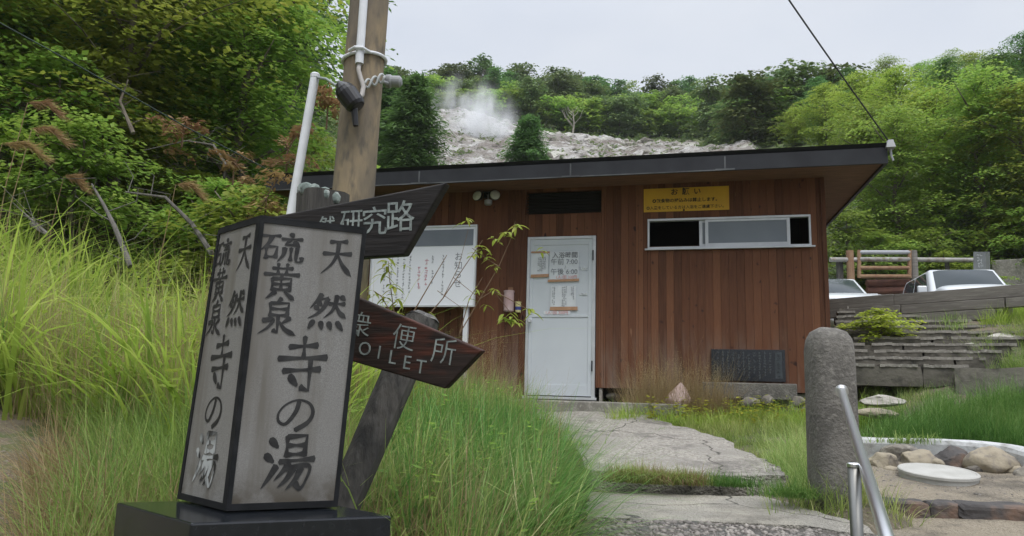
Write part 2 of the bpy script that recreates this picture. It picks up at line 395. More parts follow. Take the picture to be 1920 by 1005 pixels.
M_['sand'] = mat_gravel('tan_sand', (.30,.255,.19), (.36,.31,.235), (.21,.175,.13), (.27,.235,.185), 1.6)
m, N, L, P = new_mat('ash_scree')
c = mix_node(N, L, noise_fac(N, L, .3, 7, .40, .60, rough=.7), (.50,.49,.47), (.24,.22,.20))
c = mix_node(N, L, noise_fac(N, L, .7, 7, .45, .56, rough=.75), c, (.16,.135,.115))
c = mix_node(N, L, noise_fac(N, L, 1.5, 5, .54, .62, rough=.75), c, (.07,.062,.055))
c = mix_node(N, L, noise_fac(N, L, .35, 5, .54, .64), c, (.46,.45,.40))
L.new(c, P.inputs['Base Color']); P.inputs['Roughness'].default_value = 1
bump(N, L, P, noise_fac(N, L, 1.5, 6, .2, .8, rough=.7), .8, .4); M_['ash'] = m

# ------------------------------------------------------------------ terrain
BT = R_(14.5)                                     # yaw of the bathhouse front
BO = at(983, 742, 8.9)                            # foot of the door, left jamb
bux = Vector((math.cos(BT), -math.sin(BT), 0)); bny = Vector((math.sin(BT), math.cos(BT), 0))
CP = [(0,0,0),(-1,0,0),(1.5,0,0),(0,-4,-.8),(0,2,.45),(1,2,.45),(.8,3.3,.76),(1.5,3.3,.76),
 (.6,4.8,.92),(1.7,4.2,.88),(.5,4,.88),(.9,5.2,.99),(1.6,5.2,1.0),(.3,8.2,1.33),(1.6,8.0,1.33),
 (-3,9.6,1.45),(.2,8.8,1.40),(3.4,8,1.36),(4,12,1.6),(0,14,1.7),(-2,14,1.9),
 (-.3,3.5,.95),(-.5,5,1.15),(-.8,7,1.3),(-.4,2.4,.75),(-1.2,2.2,.75),(-.9,3,.9),
 (-2.6,4,1.13),(-1.8,3,.95),(-2.5,2.5,.8),(-4,7,1.8),(-3,5.5,1.45),(-6,5,1.9),(-6,8,2.7),(-3.5,9,1.9),
 (-4.5,11,2.9),(-7,11,4.2),(-5,14,4.2),(-9,8,4.4),(-12,10,7.5),(-9,14,7),(-12,18,11),(-6,20,7),(-20,20,19),(-14,30,17),
 (-25,35,30),(-30,10,20),(-30,0,16),(-12,0,3.6),(-8,2,2.2),
 (3,5.2,1.07),(2.6,4.6,.98),(2.5,4.2,.78),(4.5,5,1.1),(2,4.6,.98),(1.88,4.4,1.09),(2.02,4.35,1.08),(1.74,4.55,1.05),(3,3,.6),(3,0,0),(6,3,.9),(3.4,6,1.17),(5,6,1.2),
 (4,6.8,1.4),(2.2,6.5,1.22),(2.5,7.5,1.34),(4.5,7.8,1.85),(5.5,7.5,1.85),(6,8.3,2.3),(7.5,7.6,2.4),(4.6,9,2.1),(5.0,9.8,2.55),(5.7,9.0,2.6),
 (5.4,10.6,2.72),(6.6,9.2,2.75),(7,11,2.8),(5,12,2.75),(9,12,2.8),(8,9.5,2.8),(6,16,2.8),(12,14,2.8),(10,16.5,2.85),(14,10,2.8),
 (10,20,5),(7,19,4.2),(14,20,7),(13,17.5,4.4),(18,16,7),(20,25,15),(0,20,2.2),(5,20,3.2),(0,28,5),(6,28,6),(14,28,11)]
def cp(px, py, Y): p = at(px, py, Y); CP.append((p.x, p.y, p.z))
for px, py, Y in ((1000,325,36),(1300,318,36),(820,320,38),(1150,320,36),(700,300,38),
    (790,228,58),(860,214,58),(930,230,58),(1010,252,58),(1100,264,58),(1200,268,58),(1300,276,56),(1345,290,52),(1420,300,48),
    (720,212,80),(860,222,80),(920,202,80),(1000,208,80),(1100,222,80),(1200,238,80),(1300,240,80),(1400,238,75),
    (1500,270,50),(1600,235,42),(1700,215,38),(1800,210,34),(1900,215,30),(2100,205,30),(1700,235,60),(2000,180,60),(1500,235,75),
    (640,240,45),(560,230,30),(450,150,34),(300,60,34),(0,-100,40),(600,190,80)): cp(px, py, Y)
for px, py in ((600,215),(720,230),(920,225),(1100,245),(1300,262),(1500,225)): cp(px, py, 120)
CPA = np.array(CP, dtype=float)
def _fit():
    X = CPA[:, :2]; n = len(X)
    D = np.sqrt(((X[:, None] - X[None])**2).sum(-1))
    A = np.zeros((n+3, n+3)); A[:n, :n] = D - np.eye(n)*.02; A[:n, n] = 1; A[:n, n+1:] = X; A[n, :n] = 1; A[n+1:, :n] = X.T
    b = np.zeros(n+3); b[:n] = CPA[:, 2]
    return np.linalg.solve(A, b)
CW = _fit()
def hgt(x, y):
    x = np.asarray(x, float); y = np.asarray(y, float); sh = x.shape
    q = np.stack([x.ravel(), y.ravel()], -1)
    out = np.empty(len(q)); n = len(CPA)
    for i in range(0, len(q), 20000):
        qq = q[i:i+20000]
        D = np.sqrt(((qq[:, None] - CPA[None, :, :2])**2).sum(-1))
        out[i:i+20000] = D @ CW[:n] + CW[n] + qq @ CW[n+1:]
    return out.reshape(sh)
def h1(x, y): return float(hgt(np.array([x]), np.array([y]))[0])

def axis_steps(a, fine0, fine1, b, df, grow):
    xs = [fine0]
    while xs[-1] < fine1: xs.append(xs[-1] + df)
    d = df
    while xs[-1] < b: d *= grow; xs.append(xs[-1] + d)
    lo = []; x = fine0; d = df
    while x > a: d *= grow; x -= d; lo.append(x)
    return np.array(lo[::-1] + xs)
gx = axis_steps(-500, -8, 9, 500, .16, 1.09); gy = axis_steps(-60, -1, 12, 700, .16, 1.09)
GX, GY = np.meshgrid(gx, gy, indexing='ij')
GZ = hgt(np.clip(GX, -34, 40), np.clip(GY, -5, 125))
rng = np.random.default_rng(5)
GZ += (rng.random(GZ.shape)-.5) * .03
nx, ny = GX.shape
idx = np.arange(nx*ny).reshape(nx, ny)
F = np.stack([idx[:-1, :-1].ravel(), idx[1:, :-1].ravel(), idx[1:, 1:].ravel(), idx[:-1, 1:].ravel()], -1)
ground = np_mesh('ground', np.stack([GX.ravel(), GY.ravel(), GZ.ravel()], -1), F, M_['ground'], smooth=True)
tag(ground, kind='structure')

# path, step slab, rubble : sheets with thickness
def slab_poly(name, pts, thick, mat, kind='structure', rough=.01, n=14):
    """pts: world outline (list of 3D points, top surface), triangulated fan subdivided, skirt down"""
    bm = bmesh.new()
    vs = [bm.verts.new(p) for p in pts]; f = bm.faces.new(vs)
    if f.normal.z < 0: f.normal_flip()
    bmesh.ops.triangulate(bm, faces=[f])
    bmesh.ops.subdivide_edges(bm, edges=bm.edges[:], cuts=5, use_grid_fill=True)
    for v in bm.verts:
        k = mnoise.noise(v.co*2.2); k2 = mnoise.noise(v.co*7+Vector((3, 1, 2)))
        v.co.z += rough*(k + .5*k2)
        if v.is_boundary: v.co.x += .05*k2 ; v.co.y += .04*mnoise.noise(v.co*5+Vector((9, 4, 1)))
    bd = [e for e in bm.edges if e.is_boundary]
    r = bmesh.ops.extrude_edge_only(bm, edges=bd)
    for v in r['geom']:
        if isinstance(v, bmesh.types.BMVert): v.co.z -= thick
    me = bpy.data.meshes.new(name); bm.to_mesh(me); bm.free(); me.materials.append(mat)
    o = bpy.data.objects.new(name, me); COL.objects.link(o); tag(o, kind=kind); return o
slab_poly('path', [at(1000,772,8.2), at(1120,771,8.15), at(1215,778,7.95), at(1275,800,7.2), at(1330,812,6.7), at(1395,845,5.8), at(1450,872,5.3), at(1480,893,4.8), at(1420,892,4.85), at(1240,886,5), at(1105,880,5.1), at(1075,835,6.1), at(1030,800,7.0)], .35, M_['path'], rough=.02)
slab_poly('path_step', [at(1104,922,4.85), at(1250,925,4.8), at(1420,930,4.65), at(1500,948,4.4), at(1600,978,4.0), at(1640,1003,3.7), at(1500,985,3.85), at(1300,978,3.9), at(1100,968,4.0)], .30, M_['slab'], rough=.012)
slab_poly('rubble_step', [at(1085,960,4.2), at(1300,982,3.86), at(1520,990,3.8), at(1660,1008,3.6), at(1680,1100,2.7), at(1300,1100,2.7), at(1040,1100,2.7)], .3, M_['rubble'], rough=.05)
slab_poly('sand_terrace', [at(1630,862,5.85), at(1800,872,5.65), at(1960,880,5.5), at(2050,905,5.0), at(2000,948,4.55), at(1840,943,4.6), at(1640,938,4.62), at(1590,905,5.0)], .3, M_['sand'], rough=.015)
slab_poly('sand_slope', [at(1640,965,4.5), at(1840,968,4.45), at(2050,975,4.4), at(2100,1090,3.3), at(1700,1090,3.1), at(1660,1010,3.9)], .4, M_['sand'], rough=.03)

# ------------------------------------------------------------------ text and brush lettering
def text_obj(body, size, Mw, mat, name, parent, bold=0.0, align='CENTER', spacing=1.0, line=1.0, extrude=0.0008):
    """flat letters in the x,z plane of Mw (x right, z up, facing -y)"""
    c = bpy.data.curves.new('t', 'FONT'); c.body = body; c.size = size; c.align_x = align; c.align_y = 'CENTER'
    c.offset = bold; c.extrude = extrude; c.space_character = spacing; c.space_line = line; c.resolution_u = 3
    t = bpy.data.objects.new('t', c); COL.objects.link(t)
    dg = bpy.context.evaluated_depsgraph_get(); dg.update()
    me = bpy.data.meshes.new_from_object(t.evaluated_get(dg)); bpy.data.objects.remove(t); bpy.data.curves.remove(c)
    me.name = name; me.materials.clear(); me.materials.append(mat)
    Q = Mw @ Matrix.Rotation(R_(90), 4, 'X')
    if parent is not None: Q = mw(parent).inverted() @ Q
    me.transform(Q)
    o = bpy.data.objects.new(name, me); COL.objects.link(o); o.parent = parent
    return o

G = {  # brush strokes on a 100 x 100 grid, y down : (kind, points)   h = even stroke, s = sweep tapering out, d = drop
'天': [('h',(28,18),(74,14)),('h',(12,46),(88,42)),('s',(51,17),(49,45),(36,70),(11,92)),('t',(51,47),(66,70),(92,93))],
'然': [('s',(33,5),(23,22),(8,42)),('h',(30,17),(50,15)),('s',(49,15),(41,38),(25,56),(5,68)),('d',(26,26),(35,34)),('d',(19,37),(29,45)),
      ('h',(53,28),(92,26)),('s',(71,6),(68,30),(60,48),(43,65)),('t',(70,30),(80,48),(97,62)),('d',(81,7),(91,16)),
      ('d',(19,73),(8,93)),('d',(36,75),(41,93)),('d',(56,75),(63,93)),('d',(76,73),(92,94))],
'硫': [('h',(6,16),(46,12)),('s',(27,15),(20,38),(4,62)),('h',(16,48),(17,86)),('h',(16,49),(41,46),(38,82)),('h',(17,80),(39,78)),
      ('d',(70,1),(75,13)),('h',(50,21),(97,17)),('h',(70,21),(58,39),(86,35)),('d',(79,26),(91,42)),('s',(58,48),(56,70),(44,93)),('h',(73,47),(73,86)),('h',(87,45),(86,82),(91,89),(99,86),(99,74))],
'黄': [('h',(24,16),(77,13)),('h',(38,3),(39,29)),('h',(62,2),(61,28)),('h',(4,32),(96,29)),('h',(50,30),(50,70)),('h',(26,42),(28,74)),('h',(26,43),(76,40),(73,73)),('h',(27,57),(74,55)),('h',(28,71),(74,70)),('s',(38,76),(14,96)),('t',(61,76),(88,96))],
'泉': [('s',(54,1),(43,13)),('h',(28,14),(30,48)),('h',(28,15),(74,12),(71,46)),('h',(29,29),(72,28)),('h',(30,45),(72,44)),('h',(50,45),(51,90),(40,83)),('s',(13,60),(38,57),(28,76),(5,94)),('s',(80,50),(58,67)),('t',(54,61),(70,80),(97,94))],
'寺': [('h',(21,19),(77,14)),('h',(50,1),(51,37)),('h',(2,39),(98,34)),('h',(13,59),(87,54)),('h',(66,37),(67,91),(50,85)),('d',(27,67),(43,82))],
'の': [('h',(55,22),(49,48),(31,76),(15,72),(12,52),(26,30),(52,18),(77,25),(88,47),(79,72),(52,92))],
'湯': [('d',(10,10),(25,24)),('d',(3,37),(19,49)),('s',(26,56),(14,76),(2,93)),('h',(42,5),(43,40)),('h',(42,6),(80,3),(77,39)),('h',(43,21),(78,20)),('h',(43,37),(77,35)),('h',(31,49),(98,44)),('s',(49,50),(40,64),(25,80)),('h',(43,61),(89,56),(84,84),(75,95),(65,86)),('s',(59,60),(48,78),(33,92)),('s',(74,59),(64,80),(49,96))],
}
def brush(mb, ch, x0, z0, wd, ht, P, thick=7.0, lift0=0.0012):
    """P(x,z,lift)->world ; glyph cell with top left x0,z0"""
    lift = lift0
    for st in G[ch]:
        kind, pts = st[0], [Vector((p[0], p[1], 0)) for p in st[1:]]
        res = []
        if len(pts) == 2: res = [pts[0].lerp(pts[1], i/6) for i in range(7)]
        else:
            q = [2*pts[0]-pts[1]] + pts + [2*pts[-1]-pts[-2]]
            for i in range(1, len(q)-2):
                sharp = len(pts) == 3 and kind == 'h'
                for k in range(6):
                    t = k/6
                    if sharp: res.append(q[i].lerp(q[i+1], t))
                    else: res.append(.5*((2*q[i]) + (q[i+1]-q[i-1])*t + (2*q[i-1]-5*q[i]+4*q[i+1]-q[i+2])*t*t + (3*q[i]-q[i-1]-3*q[i+1]+q[i+2])*t**3))
            res.append(pts[-1])
        n = len(res); L_ = []; Rr = []
        for i, p in enumerate(res):
            t = i/(n-1); d = (res[min(i+1, n-1)] - res[max(i-1, 0)]).normalized(); nr = Vector((-d.y, d.x, 0))
            if kind == 'h': wv = thick*(.60 + .22*math.cos(2*math.pi*t) + (.12 if t > .9 else 0))
            elif kind == 's': wv = thick*(.95*(1-t)**.7 + .12)
            elif kind == 't': wv = thick*(.40 + .85*t if t < .8 else .40+.85*.8-(t-.8)*4.6)
            else: wv = thick*(.35 + .75*math.sin(math.pi*min(1, .25+t*.75))) if t < .95 else thick*.5
            wv = max(wv, .6)*.62
            L_.append(p + nr*wv); Rr.append(p - nr*wv)
        a, z_ = res[0], res[-1]; d0 = (res[1]-a).normalized(); d1 = (z_-res[-2]).normalized()
        poly = [a - d0*thick*.28] + L_ + [z_ + d1*thick*.25] + Rr[::-1]
        b = len(mb.v)
        for p in poly: mb.v.append(tuple(P(x0 + p.x/100*wd, z0 - p.y/100*ht, lift)))
        n2 = len(poly)
        # strip of quads with end triangles
        mb.f.append((b, b+1, b+n2-1))
        for i in range(n-1): mb.f.append((b+1+i, b+2+i, b+n2-2-i, b+n2-1-i))
        mb.f.append((b+n, b+n+1, b+n+2))
        lift += .00012

# ------------------------------------------------------------------ bathhouse
bath = empty('bathhouse', BO, 'brown timber bathhouse with white door, sliding window and dark flat roof edge', 'bathhouse', rotz=-BT)
UL, UR, DEP, WT, WB = -2.80, 3.365, 5.2, 2.64, .115
BW = .0865
opens = [(0-.006, .83+.006, -.2, 1.905), (-.04, .89, 2.182, 2.466), (1.432, 3.225, 1.715, 2.082), (.93, 1.33, -.4, .112)]
wallmb = MB(); rnd = random.Random(3)
us = set([UL, UR]); k = math.ceil(UL/BW)
while k*BW < UR: us.add(round(k*BW, 4)); k += 1
for a, b, c, d in opens: us.add(a); us.add(b)
us = sorted(us); zs = sorted({WB, WT, 1.905, 2.182, 2.466, 1.715, 2.082, .112})
def in_open(u, z): return any(a <= u <= b and c <= z <= d for a, b, c, d in opens)
offs = {}
for i in range(len(us)-1):
    a, b = us[i], us[i+1]
    if b-a < .002: continue
    key = math.floor((a+b)/2/BW); off = offs.setdefault(key, rnd.random()*.006)
    lo = .115 if (a+b)/2 > .84 else -.25
    z = sorted({lo, *[q for q in zs if q > lo]})
    for j in range(len(z)-1):
        if in_open((a+b)/2, (z[j]+z[j+1])/2): continue
        wallmb.box(a+.0012, b-.0012, -off, .045, z[j], z[j+1])
wallmb.box(UL, -.02, .05, .10, -.4, WT)          # backing behind the boards, left of the door
wallmb.box(-.02, .90, .05, .10, 2.50, WT); wallmb.box(-.02, .90, .05, .10, 1.94, 2.17)
wallmb.box(.845, 1.42, .05, .10, .13, 2.17); wallmb.box(.90, 1.42, .05, .10, 2.17, WT)
wallmb.box(1.42, UR-.06, .05, .10, .13, 1.70); wallmb.box(1.42, UR-.06, .05, .10, 2.10, WT)
wallmb.box(3.24, UR-.06, .05, .10, 1.70, 2.10)
wallmb.build('wall', M_['boards'], bath, local=True)
sw = MB()
k = 0
while k*BW < DEP:
    o_ = rnd.random()*.006
    sw.box(UR-.05, UR+.004+o_, k*BW+.006, min((k+1)*BW, DEP)+.0035, .0, 2.635+.055*(k*BW+.62)-.03)
    sw.box(UL-.006-o_, UL+.04, k*BW+.006, min((k+1)*BW, DEP)+.0035, -.3, 2.635+.055*(k*BW+.62)-.03); k += 1
sw.box(UL+.05, UR-.06, DEP+.005, DEP+.06, -.3, 2.92)
sw.build('wall', M_['boards_side'], bath, local=True)
inn = MB(); inn.box(UL+.05, UR-.06, .12, DEP-.01, .02, .10); inn.box(UL+.06, UR-.07, 1.6, 1.66, .1, 2.6)
inn.build('interior', M_['dark'], bath, local=True)
cor = MB(); cor.box(UR-.028, UR+.016, -.016, .03, .10, WT-.01); cor.build('corner_board', M_['boards'], bath, local=True)
# foundation and footing showing under the boards
fd = MB(); fd.box(.88, .915, .01, .09, -.25, .112); fd.box(1.34, UR, .06, .2, -.35, .10)
fd.box(UL, -.05, .06, .2, -.5, -.22); fd.build('foundation', M_['concrete'], bath, local=True)
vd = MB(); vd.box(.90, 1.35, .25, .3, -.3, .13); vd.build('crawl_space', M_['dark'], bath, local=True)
# roof
RL, RR, OV = -3.25, 3.90, .62
rf = MB()
def roofz(y): return 2.635 + .055*(y+OV)
rf.add([(RL,-OV+.02,roofz(-OV)-.02),(RR-.02,-OV+.02,roofz(-OV)-.02),(RR-.02,DEP+.4,roofz(DEP+.4)-.02),(RL,DEP+.4,roofz(DEP+.4)-.02),
        (RL,-OV-.03,roofz(-OV)+.022),(RR+.03,-OV-.03,roofz(-OV)+.022),(RR+.03,DEP+.45,roofz(DEP+.4)+.022),(RL,DEP+.45,roofz(DEP+.4)+.022)],
       [(0,3,2,1),(4,5,6,7),(0,1,5,4),(1,2,6,5),(2,3,7,6),(3,0,4,7)])
roof = rf.build('roof', M_['roof_metal'], bath, local=True)
fa = MB()
for a, b in ((RL, -1.20), (-1.197, .62), (.623, 2.30), (2.303, RR)):
    fa.box(a, b, -OV-.012, -OV+.018, 2.445, 2.612)
fa.box(RR-.03, RR, -OV+.02, -OV+.03, 2.445, 2.6)
fb = MB()   # barge side: rises slowly toward the back
fb.add([(RR-.03,-OV+.035,2.445),(RR,-OV+.035,2.445),(RR,DEP+.4,2.445+.33),(RR-.03,DEP+.4,2.445+.33),
        (RR-.03,-OV+.035,2.61),(RR,-OV+.035,2.61),(RR,DEP+.4,2.61+.33),(RR-.03,DEP+.4,2.61+.33)],
       [(0,3,2,1),(4,5,6,7),(0,1,5,4),(1,2,6,5),(2,3,7,6),(3,0,4,7)])
fa.v_off = 0
b0 = len(fa.v); fa.v += fb.v; fa.f += [tuple(b0+i for i in f) for f in fb.f]
fa.build('fascia', M_['roof_metal'], roof, local=True)
dp = MB()
dp.box(RL, 2.2, -OV-.020, -OV-.0135, 2.443, 2.4555)
for x in (-1.20, .622, 2.30): dp.box(x-.008, x+.008, -OV-.018, -OV-.0125, 2.457, 2.60); dp.box(x-.10, x+.10, -OV-.0235, -OV-.0205, 2.4435, 2.462)
dp.build('drip_edge', M_['drip'], roof, local=True)
sf = MB()
sf.add([(RL,-OV+.02,2.47),(RR-.03,-OV+.02,2.47),(RR-.03,DEP+.4,2.47+.33),(RL,DEP+.4,2.47+.33),(RL,-OV+.02,2.485),(RR-.03,-OV+.02,2.485),(RR-.03,DEP+.4,2.485+.33),(RL,DEP+.4,2.485+.33)],
       [(0,3,2,1),(4,5,6,7),(0,1,5,4),(1,2,6,5),(2,3,7,6),(3,0,4,7)])
sf.build('soffit', M_['soffit'], roof, local=True)
br = MB(); br.add([(3.88,-OV-.06,2.60),(3.97,-OV-.06,2.60),(3.97,-OV+.06,2.60),(3.88,-OV+.06,2.60),(3.90,-OV-.05,2.68),(3.95,-OV-.05,2.68),(3.95,-OV+.05,2.68),(3.90,-OV+.05,2.68)],
       [(0,3,2,1),(4,5,6,7),(0,1,5,4),(1,2,6,5),(2,3,7,6),(3,0,4,7)])
br.tube([(3.93,-OV,2.60),(3.935,-OV,2.52),(3.95,-OV,2.47)], .012, 6)
br.build('cable_bracket', M_['grey_metal'], roof, local=True)
# vent with slats
vt = MB(); vt.box(-.03, .88, .08, .09, 2.18, 2.47)
v_o = vt.build('vent', M_['dark'], bath, local=True)
sl = MB()
for i in range(7):
    z = 2.205 + i*.038
    sl.add([(-.03,.02,z),(.88,.02,z),(.88,.06,z+.024),(-.03,.06,z+.024),(-.03,.02,z+.005),(.88,.02,z+.005),(.88,.06,z+.029),(-.03,.06,z+.029)],
           [(0,3,2,1),(4,5,6,7),(0,1,5,4),(1,2,6,5),(2,3,7,6),(3,0,4,7)])
sl.build('slats', M_['dark'], v_o, local=True)
# door
dm = MB(); dm.box(.035, .79, -.004, .035, .012, 1.865)
door = dm.build('door', M_['white_paint'], bath, local=True)
fr = MB()
fr.box(0, .035, -.02, .04, 0, 1.90); fr.box(.79, .83, -.02, .04, 0, 1.90); fr.box(.035, .79, -.0185, .04, 1.866, 1.90)
fr.box(-.02, .85, -.03, .04, -.03, 0)
fr.build('door_frame', M_['alu'], door, local=True, bevel=.003)
rl = MB()   # stiles, rails and the raised beads
rl.box(.036, .075, -.012, -.005, .0125, 1.864); rl.box(.745, .789, -.012, -.005, .0125, 1.864)
rl.box(.076, .744, -.011, -.005, 1.795, 1.864); rl.box(.076, .744, -.012, -.005, .925, .952); rl.box(.076, .744, -.011, -.005, .0125, .14)
rl.build('door_rail', M_['white_paint'], door, local=True, bevel=.0025)
for z in (1.66, .36): hg = MB(); hg.box(.792, .806, -.034, -.021, z-.06, z+.06); hg.build('hinge', M_['black_plastic'], door, local=True)
kn = MB()
kn.lathe([(.012,0),(.012,.03),(.024,.035),(.027,.055),(.02,.066)], 14, Matrix.Translation((.057,-.0125,.88)) @ Matrix.Rotation(R_(90),4,'X'))
kn.build('door_handle', M_['alu'], door, local=True)
# window
wf = MB()
W0, W1, H0, H1 = 1.434, 3.223, 1.717, 2.080
wf.box(W0, W1, -.018, .05, H1-.026, H1); wf.box(W0, W1, -.018, .05, H0, H0+.028)
wf.box(W0, W0+.022, -.0165, .05, H0+.028, H1-.026); wf.box(W1-.022, W1, -.0165, .05, H0+.028, H1-.026)
wf.box(W0-.03, W1+.035, -.05, -.019, H0-.012, H0+.006)
win = wf.build('window', M_['alu'], bath, local=True, bevel=.002)
sh = MB()
def sash(mb, a, b, y): 
    mb.box(a, a+.036, y, y+.018, H0+.029, H1-.027); mb.box(b-.036, b, y, y+.018, H0+.029, H1-.027)
    mb.box(a+.036, b-.036, y+.0015, y+.018, H1-.052, H1-.0275); mb.box(a+.036, b-.036, y+.0015, y+.018, H0+.0295, H0+.06)
sash(sh, 2.085, 3.005, -.010); sash(sh, 2.02, 2.955, .018)
sh.build('sash', M_['alu'], win, local=True, bevel=.0015)
pn = MB(); pn.box(2.121, 2.969, .0, .005, H0+.06, H1-.052); pn.box(2.056, 2.919, .026, .03, H0+.06, H1-.052)
pn.build('pane', M_['pane'], win, local=True)
sb = MB(); sb.box(1.46, 2.02, .07, .25, H0-.06, H0+.05); sb.build('inner_sill', M_['soffit'], win, local=True)
sb = MB(); sb.box(3.06, 3.19, .08, .2, H0-.06, H0+.035); sb.build('soap_tray', M_['alu'], win, local=True)

WM = mw(bath)
def wallM(u, w_, y=0.0): return WM @ Matrix.Translation((u, y, w_))

# things on the bathhouse front
def board_thing(name, label, cat, u0, u1, w0, w1, y, th, mat, group=None):
    e = empty(name, WM @ Vector(((u0+u1)/2, y, w0)), label, cat, group, rotz=-BT)
    b = MB(); b.box(-(u1-u0)/2, (u1-u0)/2, -th, 0, 0, w1-w0); b.build('panel', mat, e, local=True, bevel=min(.002, th/3))
    return e
ys = board_thing('notice_sign', 'yellow notice sign with black Japanese lettering screwed above the sliding window', 'sign', 1.39, 2.358, 2.163, 2.445, -.010, .006, M_['yellow'])
ym = wallM(1.874, 2.305, -.0185)
text_obj('お 願 い', .085, ym @ Matrix.Translation((.0,0,.085)), M_['sign_black'], 'lettering', ys, bold=.0016, spacing=1.25)
text_obj('◎飲食物の持込みは禁止します。', .0515, ym @ Matrix.Translation((.0,0,-.015)), M_['sign_black'], 'lettering', ys, bold=.001)
text_obj('◎入墨をしている方は入浴をご遠慮下さい。', .0455, ym @ Matrix.Translation((.0,0,-.098)), M_['sign_black'], 'lettering', ys, bold=.0006)
for z in (2.43, 2.175): sn = MB(); sn.lathe([(.012,0),(.01,.006),(.004,.009)], 10, wallM(1.85, z, -.0165) @ Matrix.Rotation(R_(90),4,'X')); sn.build('screw', M_['sign_black'], ys)

def paper(label, u0, u1, w0, w1, th=.0012, y=-.0135, tapes=(), name='paper_notice'):
    e = empty(name, WM @ Vector(((u0+u1)/2, y, w0)), label, 'notice', None, rotz=-BT)
    b = MB()
    n = 6
    vs = [((u0+u1)/2*0 + (i/n-.5)*(u1-u0), -.0012-.0015*math.sin(i*1.9+j), j/4*(w1-w0)) for j in range(5) for i in range(n+1)]
    fs = [(j*(n+1)+i, j*(n+1)+i+1, (j+1)*(n+1)+i+1, (j+1)*(n+1)+i) for j in range(4) for i in range(n)]
    b.add(vs, fs); b.build('sheet', M_['paper'], e, local=True)
    for (a, c, z0, z1, sk) in tapes:
        t = MB(); t.prism([(a, z0), (c, z0+sk), (c, z1+sk), (a+.006, z1)], y-.0075, y-.0062)
        t.v = [tuple(WM @ Vector(p)) for p in t.v]; t.build('tape', M_['tape'], e)
    return e
p1 = paper('white bathing hours notice taped to upper middle of white door', .275, .63, 1.37, 1.715, tapes=((.255,.635,1.345,1.375,.008),))
pm = wallM(.452, 1.54, -.0178)
text_obj('入浴時間', .078, pm @ Matrix.Translation((0.01,0,.125)), M_['print_grey'], 'lettering', p1, bold=.001)
text_obj('午前 7:00', .082, pm @ Matrix.Translation((0.0,0,.045)), M_['print_grey'], 'lettering', p1)
text_obj('～', .05, pm @ Matrix.Translation((0.01,0,-.02)) @ Matrix.Rotation(R_(90),4,'Y'), M_['print_grey'], 'lettering', p1)
text_obj('午後 6:00', .082, pm @ Matrix.Translation((0.0,0,-.075)), M_['print_grey'], 'lettering', p1)
text_obj('1人1回 300円', .045, pm @ Matrix.Translation((0.03,0,-.138)), M_['print_pink'], 'lettering', p1)
def scribble(mb, T, x0, x1, z0, z1, n, seed, size=.008, lift=.0):
    """columns of tiny unreadable printed marks"""
    r = random.Random(seed)
    for i in range(n):
        x = r.uniform(x0, x1); z = r.uniform(z0, z1); a = r.uniform(.3, 1)*size; b = size*.22
        if r.random() < .5: a, b = b, a
        y = -.0003*r.random()
        mb.add([(x-a/2,y,z-b/2),(x+a/2,y,z-b/2),(x+a/2,y,z+b/2),(x-a/2,y,z+b/2)], [(0,1,2,3)], T)
def columns(mb, T, cols, z_top, cell, counts, seed, jit=.0):
    r = random.Random(seed)
    for x, c in zip(cols, counts):
        zt, nmax = c if isinstance(c, tuple) else (z_top, c)
        for i in range(nmax):
            if r.random() < .08: continue
            z = zt - i*cell
            for k in range(4):
                a = r.uniform(.35, .8)*cell; b = cell*.13
                ox, oz = r.uniform(-.22, .22)*cell, r.uniform(-.3, .3)*cell
                if r.random() < .45: a, b = b, a
                y = -.0004*r.random()
                mb.add([(x+ox-a/2,y,z+oz-b/2),(x+ox+a/2,y,z+oz-b/2),(x+ox+a/2,y,z+oz+b/2),(x+ox-a/2,y,z+oz+b/2)], [(0,1,2,3)], T)
p2 = paper('small white notice with faint columns at top corner of white door, above tape strip', .052, .262, 1.43, 1.715, tapes=((.045,.27,1.40,1.437,.008),(.045,.275,1.70,1.722,-.004)))
s = MB(); columns(s, wallM(.16, 1.55, -.018), (-.02,.0,.02,.04,.06), .09, .022, (9,8,9,7,8), 4); s.build('lettering', M_['print_grey'], p2)
p3 = paper('lower white notice with faint columns and brown tape along its foot, on white door', .295, .60, 1.03, 1.30, tapes=((.288,.622,1.005,1.048,.002),))
s = MB(); columns(s, wallM(.45, 1.16, -.018), (-.13,-.11,-.01,.01,.03,.10,.12), .12, .022, (9,10,12,12,10,5,8), 7); s.build('lettering', M_['print_grey'], p3)
p4 = paper('narrow strip of pink handwriting giving bath price on white door', .215, .535, .955, 1.0)
text_obj('1人1回 300円', .048, wallM(.372, .978, -.018), M_['print_pink'], 'lettering', p4)
p5 = paper('thin faint label strip beside bathing hours notice near door hinge', .655, .738, 1.49, 1.525); s = MB(); columns(s, wallM(.70,1.507,-.018), (-.03,-.015,0,.015,.03), 0, .014, (1,1,1,1,1), 3); s.build('lettering', M_['print_grey'], p5)
p6 = paper('thin faint label strip beside lower taped notice on white door', .645, .735, 1.19, 1.215); s = MB(); columns(s, wallM(.69,1.203,-.018), (-.035,-.02,-.01,0,.015,.03), 0, .012, (1,1,1,1,1,1), 5); s.build('lettering', M_['print_grey'], p6)

